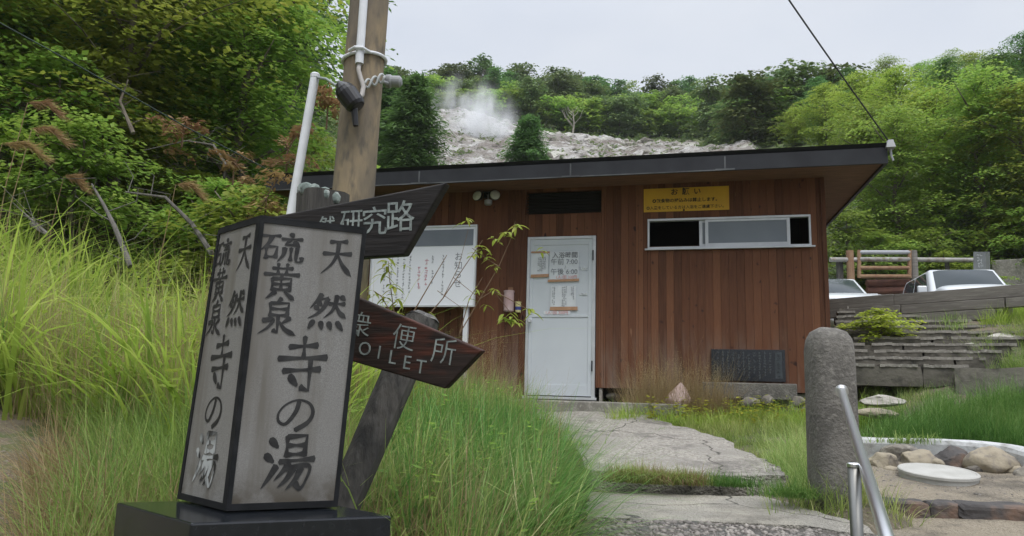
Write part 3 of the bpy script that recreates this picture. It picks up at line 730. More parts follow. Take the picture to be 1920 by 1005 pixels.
# floodlight
fl = empty('floodlight', wallM(-.52, 2.42, 0).translation, 'twin white lens floodlight with motion sensor under roof eave', 'floodlight', rotz=-BT)
b = MB(); b.box(-.055, .055, -.03, 0, -.01, .07); b.box(-.018, .018, -.07, -.03, .02, .05); b.build('bracket', M_['black_plastic'], fl, local=True, bevel=.004)
for sx, yaw in ((-1, -18), (1, 24)):
    mm = Matrix.Translation((sx*.105, -.085, -.005)) @ Matrix.Rotation(R_(yaw), 4, 'Z') @ Matrix.Rotation(R_(80), 4, 'X')
    b = MB(); b.lathe([(.018,-.07),(.03,-.05),(.06,.0),(.066,.02),(.066,.028)], 18, mm); b.tube([mm @ Vector((0,0,-.06)), (sx*.06,-.06,.06), (0,-.05,.045)], .01, 6)
    h = b.build('lamp_head', M_['black_plastic'], fl, local=True, smooth=False)
    g = MB(); g.lathe([(.062,.0285),(.062,.034),(.035,.042),(.002,.045)], 18, mm); g.build('lens', M_['lamp_glass'], h, local=True, smooth=True)
b = MB(); b.lathe([(.035,-.115),(.048,-.10),(.048,-.055),(.02,-.045)], 16, Matrix.Translation((.02,-.07,0))); b.tube([(.02,-.07,-.05),(.01,-.05,.03)], .012, 6)
b.build('motion_sensor', M_['grey_metal'], fl, local=True)

# cans by the door
def can(name, label, u, w_, r, h, mat, cat):
    e = empty(name, wallM(u, w_, -r-.015).translation, label, cat, rotz=-BT)
    b = MB(); b.lathe([(r*.92,0),(r,.01),(r,h*.9),(r*1.05,h*.94),(r*1.05,h),(r*.9,h),(r*.88,h*.2)], 18); b.build('cylinder', mat, e, local=True, smooth=False)
    return e
c1 = can('donation_can', 'dull pink cylindrical can hanging on boards beside white door', -.20, .985, .062, .25, mat_simple('can_pink', (.36,.24,.24), .5, (.42,.33,.33), 9), 'can')
hk = MB(); hk.tube([Vector((-.02,.075,.24)), Vector((-.01,.03,.27)), Vector((.0,.0,.25))], .004, 5); hk.box(-.03,.03,.062,.0765,.05,.30); hk.build('hanger', M_['rust'], c1, local=True)
c2 = can('small_bottle', 'small pale yellow and blue bottle beside pink can on wall', -.09, .975, .035, .13, mat_simple('bottle_yellow', (.50,.47,.22), .4), 'bottle')
lb = MB(); lb.lathe([(.0362,.03),(.0362,.07)], 18); lb.build('label', mat_simple('label_blue', (.04,.05,.20), .5), c2, local=True)

# engraved plaque and its stone footing
pq = board_thing('stone_plaque', 'black engraved stone plaque under the window, leaning on boards above pale block', 'plaque', 2.13, 2.905, .225, .57, -.012, .03, M_['black_stone'])
s = MB(); columns(s, wallM(2.5, .40, -.0435), [-.30+.055*i for i in range(11)], .135, .030, [9,10,9,10,8,9,10,9,10,9,8], 11); s.build('engraving', mat_simple('engraving', (.07,.08,.085), .8), pq)
b = MB(); b.box(2.80, 2.872, -.0445, -.0422, .26, .545); b.v = [tuple(WM @ Vector(p)) for p in b.v]; b.build('title_panel', mat_simple('plaque_title', (.05,.06,.068), .4, (.035,.04,.045), 20), pq)
s = MB(); columns(s, wallM(2.836, .40, -.0452), [0], .11, .045, [6], 12); s.build('engraving', mat_simple('engraving_dark', (.012,.015,.02), .8), pq)
ft = empty('stone_footing', WM @ Vector((2.5, -.12, .03)), 'long grey stone block lying under the black plaque', 'stone block', rotz=-BT)
b = MB(); b.box(-.475, .50, -.08, .095, 0, .175); b.build('block', M_['old_granite'], ft, local=True, bevel=.012)

# step slab at the door
st = empty('door_step', WM @ Vector((.5, -.35, -.16)), 'low concrete sill step along foot of white door', 'step', rotz=-BT)
b = MB(); b.box(-.72, 1.35, -.22, .36, -.10, .12); b.build('slab', M_['concrete'], st, local=True, bevel=.012)

# notice board on two posts
NB = empty('notice_board', WM @ Vector((-1.36, -.25, -.1)), 'white notice board on pale posts with columns of Japanese print', 'notice board', rotz=-BT)
def nbw(px, py):  # pixel on the notice board plane -> local of NB
    d = ray(px, py); n_ = -bny; o = WM @ Vector((0, -.25, 0)); t = (o-CE).dot(n_)/d.dot(n_)
    return mw(NB).inverted() @ (CE + d*t)
A, B2 = nbw(697, 572), nbw(893, 424)
X0, X1, Z0, Z1 = A.x-.03, B2.x, A.z-.005, B2.z
b = MB(); b.box(X0, X1, .0, .02, Z0, Z1); b.build('panel', mat_simple('notice_white', (.66,.68,.73), .5), NB, local=True)
b = MB(); b.box(X0+.02, X1-.03, -.004, -.0005, Z1-.235, Z1-.035); b.build('header_strip', mat_simple('header_grey', (.16,.18,.21), .35, (.13,.15,.18), 3), NB, local=True)
b = MB()
b.box(X0-.015, X1+.015, -.012, .025, Z1-.003, Z1+.018); b.box(X0-.015, X1+.015, -.012, .025, Z0-.018, Z0+.003)
b.box(X0-.015, X0, -.0115, .025, Z0+.003, Z1-.003); b.box(X1, X1+.015, -.0115, .025, Z0+.003, Z1-.003)
b.build('frame', M_['alu'], NB, local=True)
for x in (X1-.10, X0+.10):
    b = MB(); b.box(x-.028, x+.028, .026, .075, -.2, Z1-.1); b.build('post', M_['white_pvc'], NB, local=True)
s = MB(); T = mw(NB) @ Matrix.Translation((0, -.0012, 0))
wd = X1-X0
columns(s, T, [X1-wd*.30, X1-wd*.40, X1-wd*.62, X1-wd*.68, X1-wd*.74, X1-wd*.80, X1-wd*.87], Z1-.36, .036, [14, 11, 13, 15, 15, 13, (Z1-.5, 9)], 21)
s.build('lettering', M_['print_grey'], NB)
s = MB(); columns(s, T, [X1-wd*.46, X1-wd*.53], Z1-.40, .05, [7, (Z1-.5, 6)], 23); s.build('lettering', mat_simple('print_red', (.45,.22,.26), .8), NB)
text_obj('お\n知\nら\nせ', .105, T @ Matrix.Translation((X1-wd*.155, 0, (Z0+Z1)/2-.06)), M_['print_grey'], 'lettering', NB, line=1.05)

# ------------------------------------------------------------------ stone pillar sign
Lb, Mb, Rb = atz(335, 935, 1.25), atz(425, 958, 1.25), atz(630, 950, 1.25)
Lt, Mt, Rt = at(412, 430, 2.396), at(490, 402, 2.193), at(685, 437, 2.325)
zt = 2.100
Lt.z = Mt.z = Rt.z = zt
pil = empty('stone_pillar_sign', (Mb.x, Mb.y+.2, 1.25), 'grey granite pillar sign with black brush lettering on polished black base', 'sign')
Bb, Btp = Lb+Rb-Mb, Lt+Rt-Mt
def face_fn(bl, br_, tl, tr):
    n = (br_-bl).cross(tl-bl).normalized()
    def Pf(x, z, lift): # x,z in 0..1
        a = bl.lerp(br_, x); c = tl.lerp(tr, x); return a.lerp(c, z) + n*lift
    return Pf
FR = face_fn(Mb, Rb, Mt, Rt); FL = face_fn(Lb, Mb, Lt, Mt)
b = MB()
for q0, q1, q2, q3 in ((Lb,Mb,Mt,Lt),(Mb,Rb,Rt,Mt),(Rb,Bb,Btp,Rt),(Bb,Lb,Lt,Btp)):
    g_ = 16
    b.add([q0.lerp(q1, i/g_).lerp(q3.lerp(q2, i/g_), j/g_) for j in range(g_+1) for i in range(g_+1)], [(j*(g_+1)+i, j*(g_+1)+i+1, (j+1)*(g_+1)+i+1, (j+1)*(g_+1)+i) for j in range(g_) for i in range(g_)])
b.add([Lb,Mb,Rb,Bb,Lt,Mt,Rt,Btp], [(0,3,2,1),(4,5,6,7)])
b.build('column', M_['granite'], pil)
ed = MB()
def band(P, x0, x1, z0, z1, th=.004):
    g_ = 14
    for k in range(g_):
        if x1-x0 < z1-z0: c_ = (x0, x1, z0+(z1-z0)*k/g_, z0+(z1-z0)*(k+1)/g_)
        else: c_ = (x0+(x1-x0)*k/g_, x0+(x1-x0)*(k+1)/g_, z0, z1)
        vs = [P(x,z,l) for l in (-.002, th) for x, z in ((c_[0],c_[2]),(c_[1],c_[2]),(c_[1],c_[3]),(c_[0],c_[3]))]
        ed.add(vs, [(4,5,6,7),(0,1,5,4),(1,2,6,5),(2,3,7,6),(3,0,4,7)])
for P, e0, e1 in ((FR, .034, .030), (FL, .04, .070)):
    band(P, -.012, e0, .0, 1.0, .0040); band(P, 1-e1, 1.012, 0, 1, .0040)
    band(P, e0, 1-e1, .982, 1.0, .0035); band(P, e0, 1-e1, 0, .022, .0035)
ed.add([Lt+Vector((0,0,.0012)), Mt+Vector((0,0,.0012)), Rt+Vector((0,0,.0012)), Btp+Vector((0,0,.0012)), Lt+Vector((0,0,.007)), Mt+Vector((0,0,.007)), Rt+Vector((0,0,.007)), Btp+Vector((0,0,.007))], [(0,3,2,1),(4,5,6,7),(0,1,5,4),(1,2,6,5),(2,3,7,6),(3,0,4,7)])
ed.build('edge_trim', M_['black_edge'], pil)
# glyph cells (centre x, top z, width, height in face fractions)
LAY = [('硫',.215,.955,.40,.115),('黄',.25,.845,.35,.135),('泉',.257,.720,.37,.137),
       ('天',.75,.968,.36,.160),('然',.71,.752,.39,.142),
       ('寺',.53,.590,.47,.21),('の',.52,.392,.42,.14),('湯',.51,.252,.48,.195)]
def inv_frac(P): return P
lt = MB()
for ch, cx, z, wd_, ht_ in LAY:
    brush(lt, ch, cx-wd_/2, z, wd_, ht_, FR, 10.2)
lt.build('lettering', M_['paint_black'], pil)
lt = MB(); lw = MB()
for ch, cx, z, wd_, ht_ in LAY:
    brush(lt, ch, cx-.03-wd_/2, z, wd_, ht_, FL, 10.2)
m, N, L, P = new_mat('lettering_worn')
tc = N.new('ShaderNodeTexCoord'); sp = N.new('ShaderNodeSeparateXYZ'); L.new(tc.outputs['Object'], sp.inputs[0])
zr = N.new('ShaderNodeMapRange'); zr.inputs[1].default_value = .22; zr.inputs[2].default_value = .17; L.new(sp.outputs['Z'], zr.inputs[0])
mm = N.new('ShaderNodeMath'); mm.operation = 'MULTIPLY'; L.new(zr.outputs[0], mm.inputs[0]); L.new(noise_fac(N, L, 28, 3, .42, .55, stretch=(1,1,.4)), mm.inputs[1])
L.new(mix_node(N, L, mm.outputs[0], (.012,.012,.013), (.36,.38,.38)), P.inputs['Base Color']); P.inputs['Roughness'].default_value = .6
lt.build('lettering', m, pil)
bA, bB, bD = atz(218, 942, 1.245), atz(358, 981, 1.245), atz(735, 967, 1.245); bC = bA+bD-bB
dz = Vector((0, 0, -.42))
b = MB(); b.add([bA+dz, bB+dz, bD+dz, bC+dz, bA, bB, bD, bC], [(0,3,2,1),(4,5,6,7),(0,1,5,4),(1,2,6,5),(2,3,7,6),(3,0,4,7)])
b.build('base', M_['black_stone'], pil, bevel=.006)
b = MB(); pc = (bA+bC)/2+dz; b.box(pc.x-.45, pc.x+.45, pc.y-.4, pc.y+.4, pc.z-.4, pc.z+.02); b.build('foundation', M_['concrete'], pil, bevel=.01)

# ------------------------------------------------------------------ wooden trail signs
def frame3(p0, px_, pz_):
    x = (px_-p0).normalized(); z = (pz_-p0); y = z.cross(x).normalized(); z = x.cross(y).normalized()
    m = Matrix.Identity(4)
    for i in range(3): m[i][0] = x[i]; m[i][1] = y[i]; m[i][2] = z[i]; m[i][3] = p0[i]
    return m
def log(mb, p0, p1, r0, r1, n=18, seg=10, groove=.12, seed=0, flat_top=True):
    r = random.Random(seed); ph = r.random()*6
    p0, p1 = Vector(p0), Vector(p1); t = (p1-p0).normalized(); u = t.orthogonal().normalized(); s_ = t.cross(u)
    b = len(mb.v)
    for i in range(seg+1):
        q = p0.lerp(p1, i/seg); rr = r0+(r1-r0)*i/seg
        for j in range(n):
            a = 2*math.pi*j/n; k = 1 + groove*(.5*math.sin(a*5+ph)+.5*math.sin(a*3+ph*2)) + .04*mnoise.noise(Vector((j*.9, i*.7, seed)))
            mb.v.append(tuple(q + rr*k*(math.cos(a)*u+math.sin(a)*s_)))
    for i in range(seg):
        for j in range(n): mb.f.append((b+i*n+j, b+i*n+(j+1) % n, b+(i+1)*n+(j+1) % n, b+(i+1)*n+j))
    mb.f.append(tuple(b+j for j in range(n-1, -1, -1))); mb.f.append(tuple(b+seg*n+j for j in range(n)))

# research path sign
tpx = at(603, 420, 3.05); tx, ty = tpx.x, tpx.y; tz0 = h1(tx, ty)-.2; ttop = at(603, 352, 3.05).z
trail = empty('trail_signpost', (tx, ty, tz0), 'dark wooden trail signpost with scalloped lichen top and upward tilted arrow board', 'signpost')
b = MB(); log(b, (tx+.02, ty, tz0), (tx, ty, ttop-.03), .105, .108, 30, 14, .10, 4); b.build('post', M_['wood_post'], trail)
b = MB()
for i in range(12):
    a = i/12*2*math.pi+.3; cx, cy = tx+.084*math.cos(a), ty+.084*math.sin(a); k = .022
    b.lathe([(k,-.045),(k*1.15,-.03),(k*1.18,-.012),(k*.8,.004),(k*.25,.009)], 10, Matrix.Translation((cx, cy, ttop-.035-.03*(math.cos(a)*.8+.2)+.02)))
b.lathe([(.08,-.03),(.075,.0),(.04,.012)], 16, Matrix.Translation((tx, ty, ttop-.025)))
b.build('post_cap', M_['lichen'], trail, smooth=True)
P0, PX, PZ = at(470, 503, 2.82), at(765, 477, 2.60), at(470, 412, 2.82)
TM = frame3(P0, PX, PZ); Ti = TM.inverted()
BR_ = Ti @ PX; 
def on_plane(px, py, T):
    o = T.translation; n_ = T.col[1].to_3d(); d = ray(px, py); t = (o-CE).dot(n_)/d.dot(n_); return T.inverted() @ (CE+d*t)
tr, brr, tl, bl = on_plane(836, 342, TM), on_plane(757, 478, TM), on_plane(480, 412, TM), on_plane(480, 497, TM)
b = MB(); b.prism([(bl.x, bl.z), (brr.x, brr.z), (tr.x, tr.z), (tl.x, tl.z)], 0, .045, TM); brd = b.build('arrow_board', M_['plank'], trail, bevel=.006)
for ch, px, py, sz in (('自', 566, 450, 62), ('然', 617, 424, 66), ('研', 664, 417, 84), ('究', 707, 417, 96), ('路', 755, 408, 104)):
    q = on_plane(px-5, py+2, TM); s_ = sz/FPX*2.65*.46
    text_obj(ch, s_*1.35, TM @ Matrix.Translation((q.x, -.0012, q.z)) @ Matrix.Rotation(R_(2), 4, 'Y'), M_['paint_white'], 'lettering', brd, bold=.0002)

# toilet sign on a leaning log
lp0, lp1 = at(628, 985, 2.72), at(792, 604, 3.02)
lz = h1(lp0.x, lp0.y)
toi = empty('toilet_signpost', (lp0.x, lp0.y, lz), 'leaning grey log with reddish brown arrow board for the public toilet', 'signpost')
dirv = (lp1-lp0); low = lp0 - dirv*.35
b = MB(); log(b, low, lp1, .058, .072, 20, 12, .10, 9); b.build('post', M_['wood_post'], toi)
b = MB(); log(b, lp1+dirv*.002, lp1+dirv*.03, .074, .05, 20, 3, .16, 11); b.build('post_top', mat_simple('log_top', (.13,.125,.12), .9, (.07,.068,.065), 14, bumpk=.6, c3=(.2,.195,.18)), toi)
P0, PX, PZ = at(655, 678, 2.62), at(835, 729, 2.48), at(655, 566, 2.62)
TM = frame3(P0, PX, PZ)
pts = [on_plane(*q, TM) for q in ((560, 648), (834, 729), (904, 657), (560, 510))]
b = MB(); b.prism([(q.x, q.z) for q in pts], 0, .035, TM); brd = b.build('arrow_board', M_['plank_red'], toi, bevel=.005)
for ch, px, py, sz in (('公', 590, 590, 60), ('衆', 675, 612, 62), ('便', 757, 636, 62), ('所', 832, 662, 62)):
    q = on_plane(px, py, TM); text_obj(ch, sz/FPX*2.5*.86, TM @ Matrix.Translation((q.x, -.001, q.z)) @ Matrix.Rotation(R_(-4), 4, 'Y'), M_['paint_white'], 'lettering', brd, bold=-.0008)
for ch, px, py in (('T', 648, 645), ('O', 684, 655), ('I', 711, 662), ('L', 736, 671), ('E', 763, 681), ('T', 789, 689)):
    q = on_plane(px, py, TM); text_obj(ch, .066, TM @ Matrix.Translation((q.x, -.001, q.z)) @ Matrix.Rotation(R_(-5), 4, 'Y'), M_['paint_white'], 'lettering', brd, bold=-.0002)

# ------------------------------------------------------------------ utility pole and its fittings
pY = 5.9
pc = at(664, 345, pY); pt = at(698, -60, pY)
pz0 = h1(pc.x, pc.y)-.1
pole = empty('utility_pole', (pc.x, pc.y, pz0), 'tall brown stained concrete utility pole with white cable conduit', 'utility pole')
b = MB(); lean = (pt-pc)/(pt.z-pc.z)
def pol(z): return pc + lean*(z-pc.z)
b.tube([pol(pz0), pol(pz0+2), pol(pz0+4), pol(pz0+7.5)], [.177, .169, .160, .140], 32); b.build('shaft', M_['concrete_pole'], pole, smooth=True)
def on_pole(px, py, out=.0):
    d = ray(px, py); z = (CE + d*(pY/d.y)).z; c_ = pol(z); r = .166 + out
    ph = at(px, py, pY).x - c_.x; ph = max(-r, min(r, ph)); return Vector((c_.x+ph, c_.y-math.sqrt(max(0, r*r-ph*ph)), z))
b = MB()
ctop = on_pole(692, -5, .025); cb_ = on_pole(682, 138, .025); b.tube([ctop + (ctop-cb_)*3, ctop, cb_], .034, 14); b.build('conduit', M_['white_pvc'], pole, smooth=False)
b = MB()
zc = on_pole(680, 115, .0).z
ring = [pol(zc) + Vector((.178*math.cos(a), .178*math.sin(a), .02*math.cos(a))) for a in np.linspace(-math.pi, math.pi, 33)]
b.tube(ring, .014, 8)
q = on_pole(683, 113, .03); b.tube([q+Vector((-.09,.02,.0)), q+Vector((-.03,-.035,.005)), q+Vector((.03,-.035,.002)), q+Vector((.09,.025,-.012))], .013, 8)
b.build('strap', M_['white_pvc'], pole)
b = MB(); b.tube([cb_, on_pole(681,150,.03), on_pole(685,165,.035), on_pole(690,180,.04), on_pole(688,197,.05), on_pole(682,206,.07), on_pole(672,205,.11)], [.018,.018,.019,.02,.02,.02,.019], 10)
b.build('cable', mat_simple('pale_cable', (.38,.36,.34), .6), pole, smooth=True)
b = MB()
for k in range(2):
    pts = []
    for i in range(26):
        t = i/25; px = 692+34*t; py = 176-22*t + (1 if k else -1)*7*math.sin(t*math.pi*3.0)
        pts.append(on_pole(min(px, 712), py, .03+.012*math.cos(t*9+k*3)) + Vector((max(0, px-712)/FPX*pY, .02*max(0, px-712)/10, 0)))
    b.tube(pts, .010, 7)
b.build('wire_grip', mat_simple('grip_wire', (.40,.42,.42), .5), pole, smooth=True)
ins = at(745, 153, 6.1)
b = MB(); b.lathe([(.03,0),(.055,.01),(.06,.05),(.05,.065),(.05,.13),(.03,.15)], 16, Matrix.Translation(ins+Vector((-.11,0,0))) @ Matrix.Rotation(R_(90), 4, 'Y'))
b.tube([on_pole(709, 158, .0), at(726, 156, 6.05), ins+Vector((-.1, 0, 0))], .016, 8); b.build('bracket', mat_simple('bracket_grey', (.27,.28,.29), .5), pole)
# splice box
sp_ = at(654, 180, 5.62)
sbx = empty('splice_box', sp_, 'black plastic cable splice box hanging beside the concrete pole', 'cable box')
b = MB()
dvec = (at(640, 158, 5.62)-at(676, 206, 5.62)).normalized(); e_ = dvec.orthogonal().normalized()
Q = dvec.to_track_quat('Z', 'Y').to_matrix().to_4x4()
b.lathe([(.02,-.125),(.065,-.12),(.082,-.09),(.088,.03),(.078,.06),(.078,.07),(.055,.10),(.018,.145)], 18, Matrix.Translation(sp_) @ Q)
b.box(-.075,.02,-.05,.05,-.06,.05, Matrix.Translation(sp_) @ Q)
b.build('housing', M_['black_plastic'], sbx, bevel=.006)
b = MB(); b.tube([at(664, 200, 5.62), at(665, 215, 5.62), at(667, 236, 5.62)], [.028, .026, .022], 10); b.build('cable_tail', M_['black_plastic'], sbx)
b = MB(); b.tube([at(594, 145, 6.0), at(612, 148, 5.8), at(630, 160, 5.66), sp_+dvec*.13], .011, 8); b.build('cable', mat_simple('cable_grey', (.25,.28,.28), .5), sbx)
# white pipe
w0_, w1_ = at(547, 392, 6.0), at(591, 142, 6.0); dv_ = (w1_-w0_); bot = w0_ - dv_*((w0_.z-1.15)/dv_.z)
wp = empty('conduit_pipe', bot, 'white plastic pipe standing next to the concrete pole', 'pipe')
b = MB(); b.tube([bot, w0_, w1_], .037, 18); b.build('tube', M_['white_pvc'], wp)
b = MB(); b.lathe([(.040,0),(.0405,.03),(.030,.042)], 18, Matrix.Translation(w1_-Vector((0,0,.02)))); b.build('cap', M_['white_pvc'], wp)

g1 = WM @ Vector((-3.2, -.3, 2.70)); g0 = at(130, 114, 7.6); g2 = g0+(g0-g1)*1.2
b = MB(); b.tube([g1, g1.lerp(g0, .5)-Vector((0,0,.03)), g0, g2], .0075, 6); gw = b.build('guy_cable', mat_simple('cable_green', (.02,.035,.03), .6), None); tag(gw, 'thin dark cable running from roof edge up through the bank trees', 'cable')
# overhead wire from the roof corner
a_ = WM @ Vector((3.93, -OV, 2.66)); c_ = at(1490, 0, 6.0); e2 = c_ + (c_-a_)*1.6
b = MB(); pts = []
for i in range(25):
    t = i/24; p = a_.lerp(e2, t); p.z -= .35*math.sin(math.pi*t)*.25; pts.append(p)
b.tube(pts, .0075, 6)
ow = b.build('overhead_wire', mat_simple('wire_black', (.035,.037,.04), .6)); tag(ow, 'black overhead wire rising from the roof corner across the sky', 'wire')

# ------------------------------------------------------------------ stone post and handrail
gp = at(1572, 922, 4.4)
gz = h1(gp.x, gp.y)
gpost = empty('stone_post', (gp.x, gp.y, gz), 'weathered round topped granite post at head of the steps', 'stone post')
b = MB(); topz = at(1567, 614, 4.4).z; hw = .126
bm = bmesh.new(); zz = [gz-.3, gz+.2, topz-.4, topz-.13, topz-.07, topz-.025, topz]
kk = [1.02, 1.0, .99, .985, .90, .72, .35]
prev = None; ns = 28
for z, k in zip(zz, kk):
    ringv = []
    for j in range(ns):
        a = 2*math.pi*j/ns + R_(14.5); c_, s_ = math.cos(a), math.sin(a); q = (abs(c_)**5 + abs(s_)**5)**(-1/5)
        q = min(q, 1.16)
        x, y = hw*k*q*c_, hw*k*q*s_
        nz_ = .006*mnoise.noise(Vector((x*14, y*14, z*6)))
        ringv.append(bm.verts.new((gp.x + x*(1+nz_*8), gp.y+.05 + y*(1+nz_*8), z + nz_)))
    if prev:
        for j in range(ns): bm.faces.new((prev[j], prev[(j+1) % ns], ringv[(j+1) % ns], ringv[j]))
    prev = ringv
bm.faces.new(prev)
inv = mw(gpost).inverted(); bmesh.ops.transform(bm, matrix=inv, verts=bm.verts)
me = bpy.data.meshes.new('shaft'); bm.to_mesh(me); bm.free(); me.materials.append(M_['old_granite']); me.polygons.foreach_set('use_smooth', [True]*len(me.polygons))
o = bpy.data.objects.new('shaft', me); COL.objects.link(o); o.parent = gpost

rA, rB = at(1578, 733, 4.21), at(1662, 1005, 2.25); rC = rA + (rB-rA)*1.7
hr = empty('handrail', (rC.x, rC.y, h1(rC.x, rC.y)), 'shiny stainless steel handrail running down from the stone post', 'handrail')
b = MB(); b.tube([rA, rB, rC], .0215, 20); b.build('rail', M_['steel'], hr, smooth=True)
b = MB(); d_ = (rB-rA).normalized(); b.tube([rA-d_*.004, rA+d_*.012], .036, 18); b.build('wall_flange', M_['steel'], hr)
for t, nm in ((.66, 1), (1.5, 2)):
    q = rA + (rB-rA)*t; gx_, gy_ = q.x-.035, q.y+.01
    b = MB(); b.tube([(gx_, gy_, h1(gx_, gy_)-.2), (gx_, gy_, q.z-.012)], .0235, 18)
    po = b.build('post', M_['steel_post'], hr, smooth=True)
    c2_ = MB(); c2_.lathe([(.0255,0),(.0255,.012),(.022,.016)], 18, Matrix.Translation((gx_, gy_, q.z-.014))); c2_.tube([(gx_, gy_, q.z-.03), (q.x, q.y, q.z-.005)], .008, 8)
    c2_.build('post_cap', M_['steel'], po)

# ------------------------------------------------------------------ manhole lid, pipe, stones
lc = at(1759, 893, 5.25); lc.z += .04
lid = empty('manhole_lid', (lc.x, lc.y, lc.z-.03), 'round pale concrete manhole lid set into tan sand', 'manhole lid')
b = MB(); T = Matrix.Translation(lc+Vector((0,0,-.035))) @ Matrix.Rotation(R_(6.5), 4, 'X')
b.lathe([(.24,-.08),(.24,.010),(.248,.013),(.248,.03),(.241,.036),(.228,.036),(.224,.033),(.05,.033),(.001,.033)], 48, T); b.build('disc', M_['lid'], lid)

hp = [at(1590, 842, 6.2), at(1660, 846, 6.1), at(1760, 847, 5.95), at(1840, 852, 5.8), at(1900, 860, 5.62), at(1960, 880, 5.3), at(2060, 930, 4.9)]
# cast curb : swept section with rounded top
b = MB(); sec = [(-.075,-.20),(-.075,.06),(-.062,.088),(-.035,.10),(.04,.10),(.066,.085),(.075,.05),(.075,-.20)]
dense = []
for i in range(len(hp)-1):
    for k in range(6): dense.append(hp[i].lerp(hp[i+1], k/6))
dense.append(hp[-1])
for _ in range(3): dense = [dense[0]]+[(dense[i-1]+dense[i]*2+dense[i+1])/4 for i in range(1, len(dense)-1)]+[dense[-1]]
for i, p in enumerate(dense):
    t = (dense[min(i+1, len(dense)-1)]-dense[max(i-1, 0)]); t.z = 0; t.normalize(); n_ = Vector((-t.y, t.x, 0)); g_ = 1+.25*max(0, i/len(dense)-.6)
    for (y_, z_) in sec:
        b.v.append(tuple(p+n_*y_*g_+Vector((0, 0, z_*g_+.006*mnoise.noise(p*5+Vector((y_*9, z_*9, 0)))))))
ns_ = len(sec)
for i in range(len(dense)-1):
    for j in range(ns_-1): b.f.append((i*ns_+j, (i+1)*ns_+j, (i+1)*ns_+j+1, i*ns_+j+1))
b.f.append(tuple(range(ns_))); b.f.append(tuple((len(dense)-1)*ns_+j for j in range(ns_-1, -1, -1)))
pipe = b.build('concrete_curb', M_['hose'], None); tag(pipe, 'pale curved concrete curb lying behind the boulders, below thick grass', 'curb')

def rock(name, loc, size, mat, label, cat, seed, group=None, ang=.5, rot=0.0, sub=3, parent=None):
    bm = bmesh.new(); bmesh.ops.create_icosphere(bm, subdivisions=sub, radius=1)
    off = Vector((seed*3.17, seed*1.31, seed*.7))
    r = random.Random(seed); planes = [(Vector((r.uniform(-1,1), r.uniform(-1,1), r.uniform(-.6,1))).normalized(), r.uniform(.62,.88)) for _ in range(int(10*ang)+2)]
    for v in bm.verts:
        p = v.co.copy()
        for n_, d_ in planes:
            e = p.dot(n_)-d_
            if e > 0: p -= n_*e*.9
        p *= 1 + .16*mnoise.noise(p*1.3+off) + .06*mnoise.noise(p*4+off)
        v.co = p
    bmesh.ops.scale(bm, vec=size, verts=bm.verts); bmesh.ops.rotate(bm, cent=(0,0,0), matrix=Matrix.Rotation(rot, 3, 'Z'), verts=bm.verts)
    me = bpy.data.meshes.new(name); bm.to_mesh(me); bm.free(); me.materials.append(mat)
    me.polygons.foreach_set('use_smooth', [ang < .7]*len(me.polygons))
    o = bpy.data.objects.new(name, me); COL.objects.link(o); o.location = loc
    tag(o, label, cat, group); return o
for px, py, Y, s, mt, lab, sd, an in (
    (1652, 872, 5.62, (.12,.11,.11), 'boulder_tan', 'small reddish tan boulder beside the granite post', 1, .7),
    (1692, 856, 5.85, (.17,.12,.10), 'boulder', 'low brown boulder half sunk in front of the pale curb', 2, .8),
    (1730, 866, 5.72, (.165,.12,.095), 'boulder_tan', 'long smooth tan boulder behind the manhole lid', 3, .6),
    (1790, 866, 5.68, (.15,.12,.12), 'stone_dark', 'dark grey angular boulder with pointed top between two tan ones', 4, 1.0),
    (1866, 868, 5.52, (.20,.15,.125), 'boulder_tan', 'largest round tan boulder in front of the pale curb bend', 5, .6),
    (1945, 890, 5.3, (.17,.13,.11), 'boulder', 'outermost brown boulder under the pale curb bend', 6, .8)):
    q = at(px, py, Y); rock('boulder', q, s, M_[mt], lab, 'boulder', sd, 'boulders along the concrete curb', an, 0, 4)
for i, (px, py, Y) in enumerate(((1672, 884, 5.5), (1712, 882, 5.6), (1757, 872, 5.62), (1826, 880, 5.5), (1905, 884, 5.4), (1672, 846, 5.95))):
    rock('cobble', at(px, py, Y), (.06+.015*(i % 3), .05, .045), M_['boulder' if i % 2 else 'boulder_tan'], 'small cobble wedged between the boulders along the concrete curb', 'cobble', 81+i, 'cobbles wedged between boulders', .6, i*.7, 3)
def block_stone(q, size, rz, lab, sd, mat):
    bm = bmesh.new(); bmesh.ops.create_cube(bm, size=2); bmesh.ops.subdivide_edges(bm, edges=bm.edges[:], cuts=7, use_grid_fill=True); o_ = Vector((sd*4.1, sd, 0))
    for v in bm.verts:
        p = v.co.copy(); L_ = max(1e-6, (abs(p.x)**7+abs(p.y)**7+abs(p.z)**7)**(1/7)); p = p/L_
        p.x *= 1+.10*mnoise.noise(Vector((p.y*.8, p.z*.8, 0))+o_); p.z *= 1+.22*mnoise.noise(Vector((p.x*1.1, p.y, 3))+o_)
        v.co = p*(1+.05*mnoise.noise(p*3+o_)+.03*mnoise.noise(p*7+o_))
    bmesh.ops.scale(bm, vec=size, verts=bm.verts); bmesh.ops.rotate(bm, cent=(0,0,0), matrix=Matrix.Rotation(rz, 3, 'Z'), verts=bm.verts)
    me = bpy.data.meshes.new('edging_stone'); bm.to_mesh(me); bm.free(); me.materials.append(mat)
    o = bpy.data.objects.new('edging_stone', me); COL.objects.link(o); o.location = q; tag(o, lab, 'stone', 'edging stones of the sand terrace')
